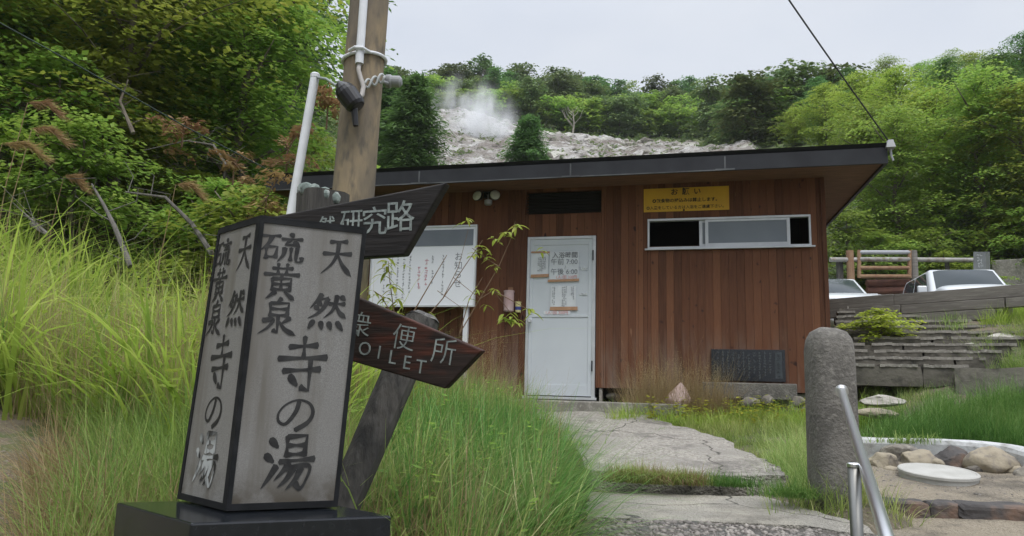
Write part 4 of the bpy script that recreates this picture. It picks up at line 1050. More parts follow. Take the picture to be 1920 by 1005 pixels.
for px, py, Y, s, lab, sd, rz in (
    (1690, 957, 4.53, (.135,.09,.065), 'dark angular edging stone closest to the handrail', 11, -.05),
    (1766, 962, 4.50, (.092,.08,.070), 'short dark edging stone in middle of the terrace edge', 12, -.2),
    (1868, 966, 4.45, (.235,.10,.068), 'long dark edging stone with rusty end on terrace edge', 13, -.12),
    (1985, 975, 4.3, (.13,.10,.075), 'outermost dark edging stone of the sand terrace', 14, -.1)):
    block_stone(at(px, py, Y), s, rz, lab, sd, M_['stone_dark'])

# stone ledge on the right slope
lg0, lg1 = at(1798, 720, 7.6), at(2010, 712, 6.9)
lg = empty('stone_ledge', (lg0+lg1)/2-Vector((0,0,.14)), 'long low concrete ledge above the green grass on right slope', 'ledge', rotz=math.atan2(lg1.y-lg0.y, lg1.x-lg0.x))
b = MB(); hl = (lg1-lg0).length/2
nn = 14
for i in range(nn):
    x0, x1 = -hl+2*hl*i/nn, -hl+2*hl*(i+1)/nn
    z0_, z1_ = .27+.012*mnoise.noise(Vector((x0*4,0,0))), .27+.012*mnoise.noise(Vector((x1*4,0,0)))
    b.add([(x0,-.11,-.2),(x1,-.11,-.2),(x1,.13,-.2),(x0,.13,-.2),(x0,-.10,z0_),(x1,-.10,z1_),(x1,.12,z1_),(x0,.12,z0_)], [(0,3,2,1),(4,5,6,7),(0,1,5,4),(2,3,7,6)] + ([(3,0,4,7)] if i == 0 else []) + ([(1,2,6,5)] if i == nn-1 else []))
b.build('beam', M_['step_stone'], lg, local=True)
for px, py, Y, s, lab, sd in (
    (1892, 636, 8.6, (.30,.16,.075), 'broad flat white rock on the right grass slope', 21),
    (1822, 652, 8.4, (.16,.10,.06), 'smaller pale rock beside the stone steps', 22),
    (1908, 624, 8.9, (.10,.08,.06), 'small white rock resting behind the broad flat one', 23),
    (1764, 708, 7.9, (.16,.13,.11), 'rounded tan rock at foot of the stone steps', 24),
    (1655, 752, 7.2, (.22,.14,.06), 'flat pale rock in the grass behind the granite post', 25),
    (1640, 775, 6.9, (.24,.13,.05), 'flat tan rock lying low beside the granite post', 26),
    (1905, 742, 7.2, (.09,.07,.09), 'dark upright rock below the concrete ledge', 27)):
    q = at(px, py, Y); rock('rock', q, s, M_['stone_dark'] if sd == 27 else M_['boulder_tan'] if sd in (24, 26) else M_['rock_white'], lab, 'rock', sd, 'rocks on the right slope', .7)
for i, (px, py, Y, s, lab) in enumerate((
    (1405, 752, 8.0, (.12,.08,.06), 'grey foundation rock under right half of the stone footing'),
    (1440, 748, 7.95, (.07,.06,.06), 'pale round rock below middle of the stone footing'),
    (1498, 750, 7.85, (.07,.06,.07), 'small white rock under corner of the bathhouse'),
    (1522, 752, 7.8, (.08,.06,.05), 'pale flat rock beside bathhouse corner and granite post'),
    (1150, 741, 8.75, (.09,.08,.05), 'dark rubble rock in gap beneath the boards right of door'))):
    q = at(px, py+3, Y); rock('rock', q, s, M_['boulder'] if i != 4 else M_['step_stone'], lab, 'rock', 31+i, 'rocks along the bathhouse foot', .6)

# stone steps up to the parking lot
s0, s1 = at(1705, 684, 7.9), at(1765, 574, 10.1)
sdir = (s1-s0); ax = R_(-21)
steps = empty('stone_steps', s0, 'old stone and timber steps climbing to parking lot beside bathhouse', 'steps', rotz=ax)
Sx = Matrix.Translation(s0) @ Matrix.Rotation(ax, 4, 'Z'); Si = Sx.inverted()
rr_ = random.Random(8)
NS = 11
for i in range(NS):
    t = i/(NS-1); q = Si @ (s0 + sdir*t)
    b = MB(); hlL, hlR = .80+.05*i, .52+.13*i
    x = q.x - hlL
    while x < q.x + hlR - .15:
        L_ = min(rr_.uniform(.7, 1.6), q.x+hlR-x)
        if L_ < .2: break
        bm = bmesh.new(); bmesh.ops.create_cube(bm, size=1)
        bmesh.ops.scale(bm, vec=(L_*.985, .24, .20), verts=bm.verts)
        bmesh.ops.subdivide_edges(bm, edges=bm.edges[:], cuts=4, use_grid_fill=True)
        o_ = Vector((rr_.random()*30, 0, 0))
        jz = rr_.uniform(-.008, .008)
        for v in bm.verts:
            n_ = mnoise.noise_vector(v.co*5+o_); v.co += n_*.02; v.co.x *= 1-.06*abs(v.co.z)
        bm.verts.index_update()
        b.add([(v.co.x+x+L_/2, v.co.y+q.y, v.co.z+q.z-.120+jz) for v in bm.verts], [[v.index for v in f.verts] for f in bm.faces]); bm.free()
        x += L_ + .006
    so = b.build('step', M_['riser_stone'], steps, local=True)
    b = MB(); x = q.x-hlL; o_ = rr_.random()*50; nn = 26; wv = (hlL+hlR)/nn
    for k in range(nn):
        if rr_.random() < .07: continue
        z0_ = q.z-.03+.012*mnoise.noise(Vector((k*.5+o_, 0, 0))); t_ = .030+.008*mnoise.noise(Vector((k*.8, o_, 0))); y_ = q.y-.132+.012*mnoise.noise(Vector((k*.6, 3, o_)))
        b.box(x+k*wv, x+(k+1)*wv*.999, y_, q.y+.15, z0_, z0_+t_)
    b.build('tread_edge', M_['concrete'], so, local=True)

# timber retaining wall of the parking lot
t0, t1 = atz(1520, 566, 3.04), atz(2060, 520, 3.06)
tw = empty('retaining_wall', (t0+t1)/2-Vector((0,0,.4)), 'grey plank retaining wall along edge of the parking lot', 'wall', rotz=math.atan2(t1.y-t0.y, t1.x-t0.x))
hl = (t1-t0).length/2
for z0_, z1_, y0_, segs in ((.25, .40, 0, ((-hl, -.30*hl), (-.297*hl, hl))), (.125, .243, -.03, ((-hl, -.25*hl), (-.24*hl, .46*hl), (.47*hl, hl))), (-.01, .118, -.05, ((-.55*hl, .40*hl),))):
    b = MB()
    for a, c in segs: b.box(a, c, y0_-.045, y0_+.045, z0_, z1_+rr_.uniform(-.008, .008))
    b.build('plank', M_['timber_grey'], tw, local=True, bevel=.006)
b = MB()
for x in (-.8*hl, -.27*hl, .45*hl, .85*hl): b.tube([(x, .10, -1.0), (x, .10, .30)], .05, 10)
b.build('stake', M_['timber_grey'], tw, local=True)

# ------------------------------------------------------------------ cars
def make_car(name, label, loc, yaw, L_, W_, H_, hood, wsx, rake, roofr):
    """x = forward. hood height, windshield base x, windshield rake length"""
    root = empty(name, loc, label, 'car', 'cars on the parking lot', rotz=yaw)
    hw_ = W_/2; belt = .60*H_+.05; xf = L_/2; xr = -L_/2
    bm = bmesh.new()
    secs = []
    for x, zt_, k in ((xr,belt-.16,.86),(xr+.06,belt-.02,.95),(xr+.5,belt,1),(0,belt-.01,1),(wsx,belt-.02,1),(wsx+.25,hood+.02,.99),((wsx+xf)/2+.1,hood-.03,.97),(xf-.22,hood-.13,.92),(xf-.03,hood-.28,.82),(xf,.45,.78)):
        w_ = hw_*k; zb = .26 if abs(x) < L_/2-.1 else .32
        secs.append([(x,-w_*.92,zb),(x,-w_,zb+.18),(x,-w_,zt_-.16),(x,-w_*.955,zt_-.03),(x,-w_*.80,zt_+.012),(x,0,zt_+.035),(x,w_*.80,zt_+.012),(x,w_*.955,zt_-.03),(x,w_,zt_-.16),(x,w_,zb+.18),(x,w_*.92,zb)])
    rings = [[bm.verts.new(p) for p in s_] for s_ in secs]
    for a, c in zip(rings[:-1], rings[1:]):
        for j in range(len(a)-1): bm.faces.new((a[j], a[j+1], c[j+1], c[j]))
        bm.faces.new((a[-1], a[0], c[0], c[-1]))
    bm.faces.new(rings[0][::-1]); bm.faces.new(rings[-1])
    bmesh.ops.recalc_face_normals(bm, faces=bm.faces)
    me = bpy.data.meshes.new('body'); bm.to_mesh(me); bm.free(); me.materials.append(M_['car_white']); me.polygons.foreach_set('use_smooth', [True]*len(me.polygons))
    o = bpy.data.objects.new('body', me); COL.objects.link(o); o.parent = root
    md = o.modifiers.new('sub', 'SUBSURF'); md.levels = 2; md.render_levels = 2
    # greenhouse
    zb = belt-.03; wb, wt = hw_*.955, hw_*.80
    fb_, ft_, rt_, rb_ = wsx+.02, wsx-rake, xr+roofr, xr+.10
    def gv(x, s_, z, w_): return Vector((x, s_*w_, z))
    roofz_ = H_-.045
    B4 = {(-1,'f'):gv(fb_,-1,zb,wb), (1,'f'):gv(fb_,1,zb,wb), (-1,'r'):gv(rb_,-1,zb,wb), (1,'r'):gv(rb_,1,zb,wb)}
    T4 = {(-1,'f'):gv(ft_,-1,roofz_,wt), (1,'f'):gv(ft_,1,roofz_,wt), (-1,'r'):gv(rt_,-1,roofz_-.02,wt), (1,'r'):gv(rt_,1,roofz_-.02,wt)}
    bm = bmesh.new(); V_ = {}
    for k_, p in B4.items(): V_[('b',)+k_] = bm.verts.new(p)
    for k_, p in T4.items(): V_[('t',)+k_] = bm.verts.new(p)
    q = lambda *ks: bm.faces.new([V_[k_] for k_ in ks])
    q(('b',-1,'f'),('b',1,'f'),('t',1,'f'),('t',-1,'f')); q(('b',1,'r'),('b',-1,'r'),('t',-1,'r'),('t',1,'r'))
    q(('b',-1,'r'),('b',-1,'f'),('t',-1,'f'),('t',-1,'r')); q(('b',1,'f'),('b',1,'r'),('t',1,'r'),('t',1,'f'))
    rf_ = q(('t',-1,'f'),('t',1,'f'),('t',1,'r'),('t',-1,'r'))
    bmesh.ops.recalc_face_normals(bm, faces=bm.faces)
    cc = bmesh.ops.poke(bm, faces=[rf_]); 
    for v in cc['verts']: v.co.z += .07
    es = [e for e in bm.edges if len(e.link_faces) == 2 and e.calc_face_angle() > .4]
    bmesh.ops.bevel(bm, geom=es, offset=.09, segments=4, affect='EDGES', profile=.6)
    me = bpy.data.meshes.new('cabin'); bm.to_mesh(me); bm.free(); me.materials.append(M_['car_white']); me.polygons.foreach_set('use_smooth', [True]*len(me.polygons))
    o = bpy.data.objects.new('cabin', me); COL.objects.link(o); o.parent = root
    def quad_pane(nm, bl, br2, tr2, tl2, u0, u1, v0, v1, mat=M_['car_glass'], lift=.006, tr_cut=0, tl_cut=0):
        n_ = (br2-bl).cross(tl2-bl).normalized()
        if n_.dot((bl+tr2)/2-Vector(((xf+xr)*.5-.2, 0, belt))) < 0: n_ = -n_
        P_ = lambda u, v: bl.lerp(br2, u).lerp(tl2.lerp(tr2, u), v)
        b_ = MB(); g_ = 10; blg = .05 if 'side' not in nm else .018; vs = []
        for j in range(g_+1):
            for i in range(g_+1):
                u, v = i/g_, j/g_; r_ = .07*(max(0, abs(2*u-1)-.8)/.2)**2
                vs.append(P_(u0+(u1-u0)*u, v0+r_*.5+(v1-v0-r_)*v)+n_*(lift+blg*math.sin(math.pi*u)*(.4+.6*math.sin(math.pi*v))))
        b_.add(vs, [(j*(g_+1)+i, j*(g_+1)+i+1, (j+1)*(g_+1)+i+1, (j+1)*(g_+1)+i) for j in range(g_) for i in range(g_)])
        if nm == 'windshield':
            w_ = MB(); w_.tube([P_(.2, .13)+n_*.04, P_(.5, .16)+n_*.075, P_(.78, .14)+n_*.05], .012, 6); w_.build('wiper', M_['black_plastic'], root, local=True)
        return b_.build(nm, mat, root, local=True, smooth=True)
    quad_pane('windshield', B4[(1,'f')], B4[(-1,'f')], T4[(-1,'f')], T4[(1,'f')], .06, .94, .10, .93)
    quad_pane('rear_window', B4[(-1,'r')], B4[(1,'r')], T4[(1,'r')], T4[(-1,'r')], .08, .92, .22, .90)
    for s_ in (-1, 1):
        A_, B_, C_, D_ = (B4[(s_,'r')], B4[(s_,'f')], T4[(s_,'f')], T4[(s_,'r')])
        for u0, u1 in ((.10, .47), (.50, .90)):
            if s_ == -1: quad_pane('side_window', A_, B_, C_, D_, u0, u1, .12, .88)
            else: quad_pane('side_window', B_, A_, D_, C_, 1-u1, 1-u0, .12, .88)
        b_ = MB(); mx = wsx-.28; my = s_*(hw_*.96+.08)
        b_.prism([(-.035,-.07),(.05,-.06),(.04,.075),(-.03,.085)], -.085, .085, Matrix.Translation((mx, my, belt+.06))); b_.box(mx-.02, mx+.02, min(s_*hw_*.9, my), max(s_*hw_*.9, my), belt-.02, belt+.02)
        b_.build('side_mirror', M_['car_white'], root, local=True, bevel=.02)
        b_ = MB(); b_.box(xf-.10, xf-.005, s_*hw_*.62-.13, s_*hw_*.62+.13, hood-.34, hood-.20); b_.build('headlight', mat_lens, root, local=True, bevel=.03)
        for x in (xf-.68, xr+.62):
            T = Matrix.Translation((x, s_*(hw_-.17), .29)) @ Matrix.Rotation(R_(90)*-s_, 4, 'X')
            b_ = MB(); b_.lathe([(.20,0),(.275,.01),(.29,.05),(.29,.14),(.275,.18),(.20,.185)], 28, T); wh = b_.build('wheel', M_['rubber'], root, local=True)
            b_ = MB(); b_.lathe([(.19,.15),(.195,.183),(.17,.186),(.05,.188),(.02,.19)], 20, T); b_.build('rim', M_['alu'], wh, local=True)
    b_ = MB(); b_.box(xf-.05, xf+.012, -.35, .35, .36, .50); b_.build('grille', M_['black_plastic'], root, local=True, bevel=.01)
    return root
mat_lens = mat_simple('headlight_lens', (.45,.47,.49), .08, spec=.8)
c1 = at(1795, 560, 14.0)
make_car('parked_car', 'white hatchback with visible side mirror parked behind plank wall', (c1.x+.62, 15.0, 2.84), R_(-103), 3.5, 1.5, 1.50, 1.0, .78, .50, .42)
c2 = at(1592, 575, 15.0)
make_car('parked_car', 'low white car partly hidden behind corner of the bathhouse', (c2.x-.05, 15.9, 2.74), R_(-98), 4.0, 1.62, 1.56, 1.0, .55, .75, .75)

# ------------------------------------------------------------------ fence, gate, sign and wall behind the cars
FY = 17.0
M_['rail_grey'] = mat_simple('weathered_rail', (.36,.36,.34), .7, (.24,.23,.21), 3, c3=(.18,.14,.11), scale3=7)
def fp(px, py): return at(px, py, FY)
fe = empty('pipe_fence', fp(1780, 520), 'pale pipe rail fence on thin posts behind parked cars', 'fence')
b = MB(); b.tube([fp(1556, 487), fp(1612, 487)], .055, 12); b.build('rail', M_['rail_grey'], fe)
b = MB(); b.tube([fp(1716, 487), fp(1835, 488)], .055, 12); b.build('rail', M_['rail_grey'], fe)
for px in (1575, 1600, 1580, 1780):
    b = MB(); q = fp(px, 490); b.tube([q+Vector((0,.1,.04)), Vector((q.x, q.y+.1, 2.7))], .05, 10); b.build('post', M_['wood_post'], fe)
ga = empty('rusty_gate', Vector((fp(1655, 530).x, FY, 2.7)), 'rusty pipe gate of four rails between two posts behind cars', 'gate')
for px, wd_, mt in ((1593, .085, 'rust'), (1712, .085, 'timber_grey')):
    b = MB(); q0 = fp(px, 470); b.tube([(q0.x, FY, 2.6), (q0.x, FY, q0.z)], wd_, 12); b.build('post', M_[mt], ga)
for i, (py, mt, r_) in enumerate(((474, 'grey_metal', .05), (487, 'rail_grey', .055), (503, 'rust', .048), (519, 'rust', .05))):
    b = MB(); b.tube([fp(1609, py)+Vector((0,-.05,0)), fp(1703, py)+Vector((0,-.05,0))], r_, 10); b.build('rail', M_[mt], ga)
b = MB()
for px in (1609, 1703): b.tube([fp(px, 470)+Vector((0,-.05,0)), fp(px, 522)+Vector((0,-.05,0))], .045, 10)
b.build('stile', M_['rust'], ga)
for py0, lab in ((532, 'upper reddish pipe lying on bank under gate'), (546, 'lower reddish pipe lying on bank behind left car')):
    b = MB(); b.tube([at(1625, py0, 17.2), at(1706, py0-2, 17.1)], .09, 12); o = b.build('pipe', mat_simple('red_pipe', (.20,.09,.06), .8, (.13,.06,.045), 5), None); tag(o, lab, 'pipe', 'pipes under the gate')
q = at(1840, 512, 16.2)
gs = empty('grey_sign', (q.x, q.y, 2.8), 'grey metal sign with faded white marks behind white hatchback', 'sign')
b = MB(); b.add([at(1825,472,16.3), at(1846,472,16.2), at(1846,520,16.2), at(1825,520,16.3)], [(0,1,2,3)]); 
gp_ = [at(1825,520,16.35), at(1848,520,16.2), at(1857,520,16.5), at(1834,520,16.65), at(1825,472,16.35), at(1848,472,16.2), at(1856,472,16.5), at(1834,472,16.65)]
b = MB(); b.add(gp_, [(0,3,2,1),(4,5,6,7),(0,1,5,4),(1,2,6,5),(2,3,7,6),(3,0,4,7)]); b.build('panel', mat_simple('sign_grey', (.17,.185,.185), .6, (.14,.15,.15), 4), gs)
b = MB(); b.tube([at(1841,520,16.4), Vector((at(1841,520,16.4).x, 16.4, 2.7))], .05, 8); b.build('post', M_['grey_metal'], gs)
s = MB(); o_ = at(1836.5, 492, 16.275); T = Matrix.Translation(o_+Vector((0,-.008,0))) @ Matrix.Rotation(math.atan2(gp_[1].y-gp_[0].y, gp_[1].x-gp_[0].x), 4, 'Z')
columns(s, T, [-.02, .03], .16, .06, [7, 6], 41); s.build('marks', M_['print_grey'] if 0 else mat_simple('marks_white', (.42,.44,.44), .8), gs)
w0 = at(1862, 530, 17.6); w1 = at(2050, 530, 16.6)
cw = empty('concrete_wall', (w0+w1)/2, 'grey concrete wall in shade behind the grey sign', 'wall', rotz=math.atan2(w1.y-w0.y, w1.x-w0.x))
hl = (w1-w0).length/2; b = MB(); b.box(-hl, hl, -.15, .15, -2.0, at(1862, 486, 17.6).z-w0.z); b.build('slab', M_['concrete'], cw, local=True, bevel=.02)
# pink bag by the boards
pb = WM @ Vector((1.75, -.42, -.05))
bm = bmesh.new(); bmesh.ops.create_icosphere(bm, subdivisions=4, radius=1)
for v in bm.verts:
    p = v.co; a_ = math.atan2(p.y, p.x); t = max(0, (p.z+.2)/1.2); k = 1-.72*t**1.1
    k *= 1+.16*math.sin(a_*5+p.z*3)*t+.13*abs(mnoise.noise(p*2.6))-.10*abs(mnoise.noise(p*5.5+Vector((4, 1, 2))))
    v.co = Vector((p.x*.135*k+.03*t, p.y*.09*k, max(p.z, -.55)*.15+.012*mnoise.noise(p*4)))
me = bpy.data.meshes.new('plastic_bag'); bm.to_mesh(me); bm.free(); me.materials.append(M_['pink_cloth'])
o = bpy.data.objects.new('plastic_bag', me); COL.objects.link(o); o.location = pb+Vector((.03, 0, .085)); tag(o, 'crumpled pale pink plastic bag in dry grass below bathhouse boards', 'bag')

# ------------------------------------------------------------------ vegetation generators
def leaf_quads(C, A, Nn, Ls, Ws, fold=0.0):
    """rhombic leaves. C centre, A axis, Nn normal, sizes -> V,F"""
    A = A/np.linalg.norm(A, axis=1, keepdims=True)
    B = np.cross(Nn, A); B /= np.linalg.norm(B, axis=1, keepdims=True)+1e-9
    Ls = Ls[:, None]; Ws = Ws[:, None]; N_ = np.cross(A, B)
    v0 = C - A*Ls*.5; v1 = C + B*Ws*.5 - A*Ls*.05 + N_*Ws*fold; v2 = C + A*Ls*.5; v3 = C - B*Ws*.5 - A*Ls*.05 + N_*Ws*fold
    V = np.stack([v0, v1, v2, v3], 1).reshape(-1, 3); F = np.arange(len(V)).reshape(-1, 4)
    return V, F
def unit(v): return v/(np.linalg.norm(v, axis=-1, keepdims=True)+1e-9)

def sprays(rg, centers, outdirs, radius, per, L_, W_, droop=.35, flat=.07, tilt=.28):
    """leafy sprays: drooping discs of leaves around each centre"""
    n = len(centers); k = per
    c = np.repeat(centers, k, 0); od = np.repeat(outdirs, k, 0); rr = np.repeat(radius, k)
    a = rg.random(n*k)*2*np.pi; q = np.sqrt(rg.random(n*k))
    dx = np.cos(a)*q*rr; dy = np.sin(a)*q*rr
    # elongate along outward direction
    oh = od.copy(); oh[:, 2] = 0; oh = unit(oh); side = np.stack([-oh[:, 1], oh[:, 0], np.zeros(len(oh))], 1)
    pos = c + oh*(dx*1.35)[:, None] + side*(dy*.85)[:, None]
    pos[:, 2] += -droop*rr*q*q*(0.6+.8*(dx > 0)) + rg.normal(0, flat, n*k)*rr
    nr = np.stack([rg.normal(0, tilt, n*k), rg.normal(0, tilt, n*k), np.ones(n*k)], 1) + oh*(.45*q)[:, None]
    ax = oh*.8 + side*np.sign(dy)[:, None]*.5 + rg.normal(0, .5, (n*k, 3)); ax[:, 2] -= .25
    nr = unit(nr); ax = ax - nr*(ax*nr).sum(1, keepdims=True)
    s_ = rg.uniform(.5, 1.45, n*k)
    return leaf_quads(pos, ax, nr, L_*s_, W_*s_)

def make_tree(name, seed, H, Rc, z_lo, n_spray, per, L_, W_, mat, barkmat, label, cat, trunk_r=.09, shape='round', spray_r=(.35,.75), droop=.35, limbs=9, lean=0.0, flat=.07, core=.35, loc=(0, 0, -50), group=None, dead=0):
    rg = np.random.default_rng(seed); rd = random.Random(seed)
    root = empty(name, (0, 0, 0), label, cat, group)
    # trunk
    tr = MB(); pts = [Vector((0, 0, -.4))]; k = 8
    for i in range(1, k+1):
        t = i/k; pts.append(Vector((lean*H*t*t + .05*H*(mnoise.noise(Vector((t*3, seed, 0)))), .05*H*mnoise.noise(Vector((seed, t*3, 5))), H*.88*t)))
    tr.tube(pts, [trunk_r*(1-.85*i/k)+.006 for i in range(k+1)], 8)
    def axis(z):
        t = max(0, min(.999, z/(H*.88)))*k; i = int(t); return pts[i].lerp(pts[i+1], t-i)
    zc = (H+z_lo)/2; hz = (H-z_lo)/2
    def env(z, a=0):
        return env0(z)*(.78+.55*mnoise.noise(Vector((math.cos(a)*1.3, math.sin(a)*1.3, z*.55+seed*3))))
    def env0(z):
        t = (z-z_lo)/(H-z_lo); t = min(max(t, 0), 1)
        if shape == 'cone': return Rc*(1-t)**.85*(.45+.55*min(1, t*6+.2))
        if shape == 'flat': return Rc*math.sqrt(max(0, 1-(1.25*t-.25-.45)**2/.75**2)) if t > 0 else .2*Rc
        return Rc*math.sqrt(max(0.02, 1-(2*t-1)**2))*(.85+.3*math.sin(t*9+seed))
    cs = []; od = []; rs = []
    tips = []
    for i in range(limbs):
        z = z_lo + (H*.9-z_lo)*((i+.5)/limbs)**.9; a = i*2.399+rd.random()*.8; r = env(z+.1*H, a)*rd.uniform(.6, .95)
        p0 = axis(z*.82); e_ = axis(z) + Vector((math.cos(a)*r, math.sin(a)*r, (.12*r if shape != 'cone' else -.18*r) + rd.uniform(0, .1)*H))
        mid = p0.lerp(e_, .5) + Vector((0, 0, .10*r)); tr.tube([p0, mid, e_], [trunk_r*.42*(1-.6*z/H)+.004, trunk_r*.25+.003, .006], 5)
        tips.append((p0, mid, e_))
    n_limb = int(n_spray*.55)
    for j in range(n_spray):
        if j < n_limb:
            p0, mid, e_ = tips[rd.randrange(len(tips))]; t = rd.uniform(.35, 1.05)
            p = (p0.lerp(mid, t*2) if t < .5 else mid.lerp(e_, t*2-1)) + Vector((rd.gauss(0, .16)*Rc, rd.gauss(0, .16)*Rc, rd.gauss(0, .05)*H))
        else:
            z = z_lo + (H-z_lo)*(rd.random()**.85); a = rd.random()*2*math.pi; r = env(z, a)*(core+(1-core)*math.sqrt(rd.random())); ax_ = axis(z)
            p = Vector((ax_.x+math.cos(a)*r, ax_.y+math.sin(a)*r, z))
        ax_ = axis(p.z); d = Vector((p.x-ax_.x, p.y-ax_.y, 0))
        cs.append(tuple(p)); od.append(tuple(d.normalized()) if d.length > .01 else (1, 0, 0)); rs.append(rd.uniform(*spray_r))
        if j % 4 == 0:
            q0 = axis(max(p.z-.25*d.length, .2)); tr.tube([q0, q0.lerp(p, .6)+Vector((0,0,.05*d.length)), p], [.016, .010, .004], 4, cap=False)
    tr.build('trunk', barkmat, root, local=True, smooth=True)
    V, F = sprays(rg, np.array(cs), np.array(od), np.array(rs), per, L_, W_, droop, flat)
    np_mesh('crown', V, F, mat, root)
    root.location = loc
    return root
def place(src, first, x, y, z, rz, s, label=None, group=None):
    o = src if first else copy_thing(src)
    o.matrix_world = Matrix.Translation((x, y, z)) @ Matrix.Rotation(rz, 4, 'Z') @ Matrix.Diagonal((s[0], s[1], s[2], 1)) if isinstance(s, tuple) else Matrix.Translation((x, y, z)) @ Matrix.Rotation(rz, 4, 'Z') @ Matrix.Scale(s, 4)
    if label: o['label'] = label
    if group: o['group'] = group
    return o

class Kind:
    def __init__(s, src): s.src = src; s.used = False
    def put(s, x, y, rz, sc_, label, group, dz=0.0, ground_z=None):
        z = (h1(x, y) if ground_z is None else ground_z) + dz
        o = place(s.src, not s.used, x, y, z, rz, sc_, label, group); s.used = True; return o

K = {}
K['broad'] = Kind(make_tree('broadleaf_tree', 1, 6.0, 2.5, .5, 165, 110, .105, .062, M_['leaf_mid'], M_['bark'], 'x', 'tree', .10, spray_r=(.4,.85)))
K['yellow'] = Kind(make_tree('yellow_green_tree', 2, 5.0, 2.4, .4, 150, 110, .105, .062, M_['leaf_yel'], M_['bark'], 'x', 'tree', .09, spray_r=(.4,.8), droop=.3))
K['darkt'] = Kind(make_tree('dark_tree', 3, 7.0, 2.4, .6, 165, 105, .11, .062, M_['leaf_dark'], M_['bark'], 'x', 'tree', .11, spray_r=(.45,.9), droop=.3))
K['airy'] = Kind(make_tree('airy_tree', 13, 7.5, 2.3, 1.2, 120, 46, .14, .07, M_['leaf_dark'], M_['bark'], 'x', 'tree', .09, spray_r=(.35,.7), droop=.3, limbs=14))
K['shrub'] = Kind(make_tree('shrub', 4, 2.2, 1.4, .05, 75, 90, .085, .052, M_['leaf_mid'], M_['bark'], 'x', 'shrub', .035, spray_r=(.25,.5), limbs=7))
K['shruby'] = Kind(make_tree('shrub', 5, 1.9, 1.3, .05, 72, 90, .085, .052, M_['leaf_yel'], M_['bark'], 'x', 'shrub', .03, spray_r=(.22,.48), limbs=7))
K['bush'] = Kind(make_tree('bush', 15, 1.9, 1.3, .05, 60, 60, .12, .075, M_['leaf_bright'], M_['bark'], 'x', 'bush', .03, spray_r=(.22,.48), limbs=7))
K['farA'] = Kind(make_tree('hillside_tree', 6, 6.0, 2.9, .8, 95, 42, .34, .22, M_['leaf_far'], M_['bark'], 'x', 'tree', .12, spray_r=(.6,1.25), droop=.28, limbs=8))
K['farB'] = Kind(make_tree('hillside_tree', 7, 4.6, 3.0, .8, 85, 42, .34, .22, M_['leaf_mid'], M_['bark'], 'x', 'tree', .11, spray_r=(.6,1.2), droop=.25, limbs=8, shape='flat'))
K['farD'] = Kind(make_tree('hillside_tree', 8, 6.6, 2.7, .8, 95, 40, .34, .21, M_['leaf_dark'], M_['bark'], 'x', 'tree', .12, spray_r=(.6,1.2), droop=.28, limbs=8))
K['conifer'] = Kind(make_tree('conifer_tree', 9, 9.0, 2.9, .4, 420, 70, .34, .075, M_['needle'], M_['bark'], 'x', 'conifer', .16, shape='cone', spray_r=(.4,.9), droop=.55, limbs=26, flat=.2, core=.25))

rv = random.Random(77)
# ---- forest on the slope to the left
LEFT = [ # px, Y(depth), kind, scale, label
 ('broad', -8.6, 9.5, 1.05, 'tallest mid green tree on the bank behind the reeds, nearest its outer end'),
 ('yellow', -6.2, 11.2, 1.15, 'spreading yellow green tree leaning over the reed bank'),
 ('broad', -4.9, 12.8, 1.1, 'mid green tree directly behind the brown plume grasses'),
 ('darkt', -7.4, 13.4, 1.25, 'dark green tree standing deep on the reed bank slope'),
 ('yellow', -9.6, 12.2, 1.35, 'large yellow green tree high on the bank above reeds'),
 ('broad', -5.3, 13.4, .75, 'smaller mid green tree just left of white conduit pipe'),
 ('darkt', -6.7, 16.4, 1.1, 'dark tree behind the white conduit pipe, reaching skyline'),
 ('broad', -8.2, 17.0, 1.45, 'big mid green tree rising to the skyline over the bank'),
 ('darkt', -11.4, 15.6, 1.5, 'tall dark tree at back of the reed bank'),
 ('yellow', -12.5, 9.5, 1.3, 'yellow green tree at outer edge of the bank'),
 ('broad', -11.2, 7.2, 1.0, 'mid green tree low on the bank beside gravel patch'),
 ('broad', -8.3, 20.5, 1.25, 'airy green tree on skyline behind the utility pole'),
 ('darkt', -10.0, 21.5, 1.5, 'dark tree on the ridge far behind the reed bank'),
 ('broad', -14.8, 13.5, 1.6, 'huge mid green tree at far top of the bank'),
 ('yellow', -4.9, 17.5, .55, 'small yellow tinted tree behind the utility pole foot'),
 ('darkt', -15.5, 19.5, 1.7, 'tallest dark tree on the bank top'),
 ('airy', -5.9, 18.6, 1.15, 'tall airy dark tree with sky gaps behind white conduit pipe'),
 ('airy', -7.6, 21.0, 1.35, 'loose dark skyline tree with many sky gaps on bank'),
 ('broad', -10.2, 26.0, 1.6, 'wispy skyline tree beyond the dark bank trees'),
]
GL = 'trees on the bank behind the reeds'
for kd, x, y, s_, lab in LEFT: K[kd].put(x, y, rv.random()*6.28, s_, lab, GL, -.1)
LS = [('shruby', -3.35, 9.35, 1.25, 'yellow green shrub hiding the roof end beside white conduit pipe'), ('shrub', -5.6, 9.3, 1.0, 'mid green shrub behind the reeds beneath yellow green tree'), ('shruby', -7.3, 8.6, 1.1, 'yellow green shrub at top edge of the reeds'),
 ('shrub', -4.3, 10.4, .95, 'round shrub behind dead grey branches'), ('shruby', -3.2, 11.6, .9, 'yellowish shrub below the white conduit pipe'),
 ('shrub', -8.6, 7.4, 1.05, 'mid green shrub among brown plume grasses'), ('shrub', -6.6, 10.2, 1.2, 'broad shrub filling gap under bank trees'),
 ('shruby', -2.5, 12.6, 1.0, 'low yellow shrub close to the utility pole'), ('shrub', -3.8, 12.4, 1.1, 'dense shrub between conduit pipe and bank trees'),
 ('shrub', -9.8, 9.0, 1.3, 'large shrub below the yellow green bank tree'), ('shruby', -5.0, 11.4, .9, 'pale shrub halfway up the bank')]
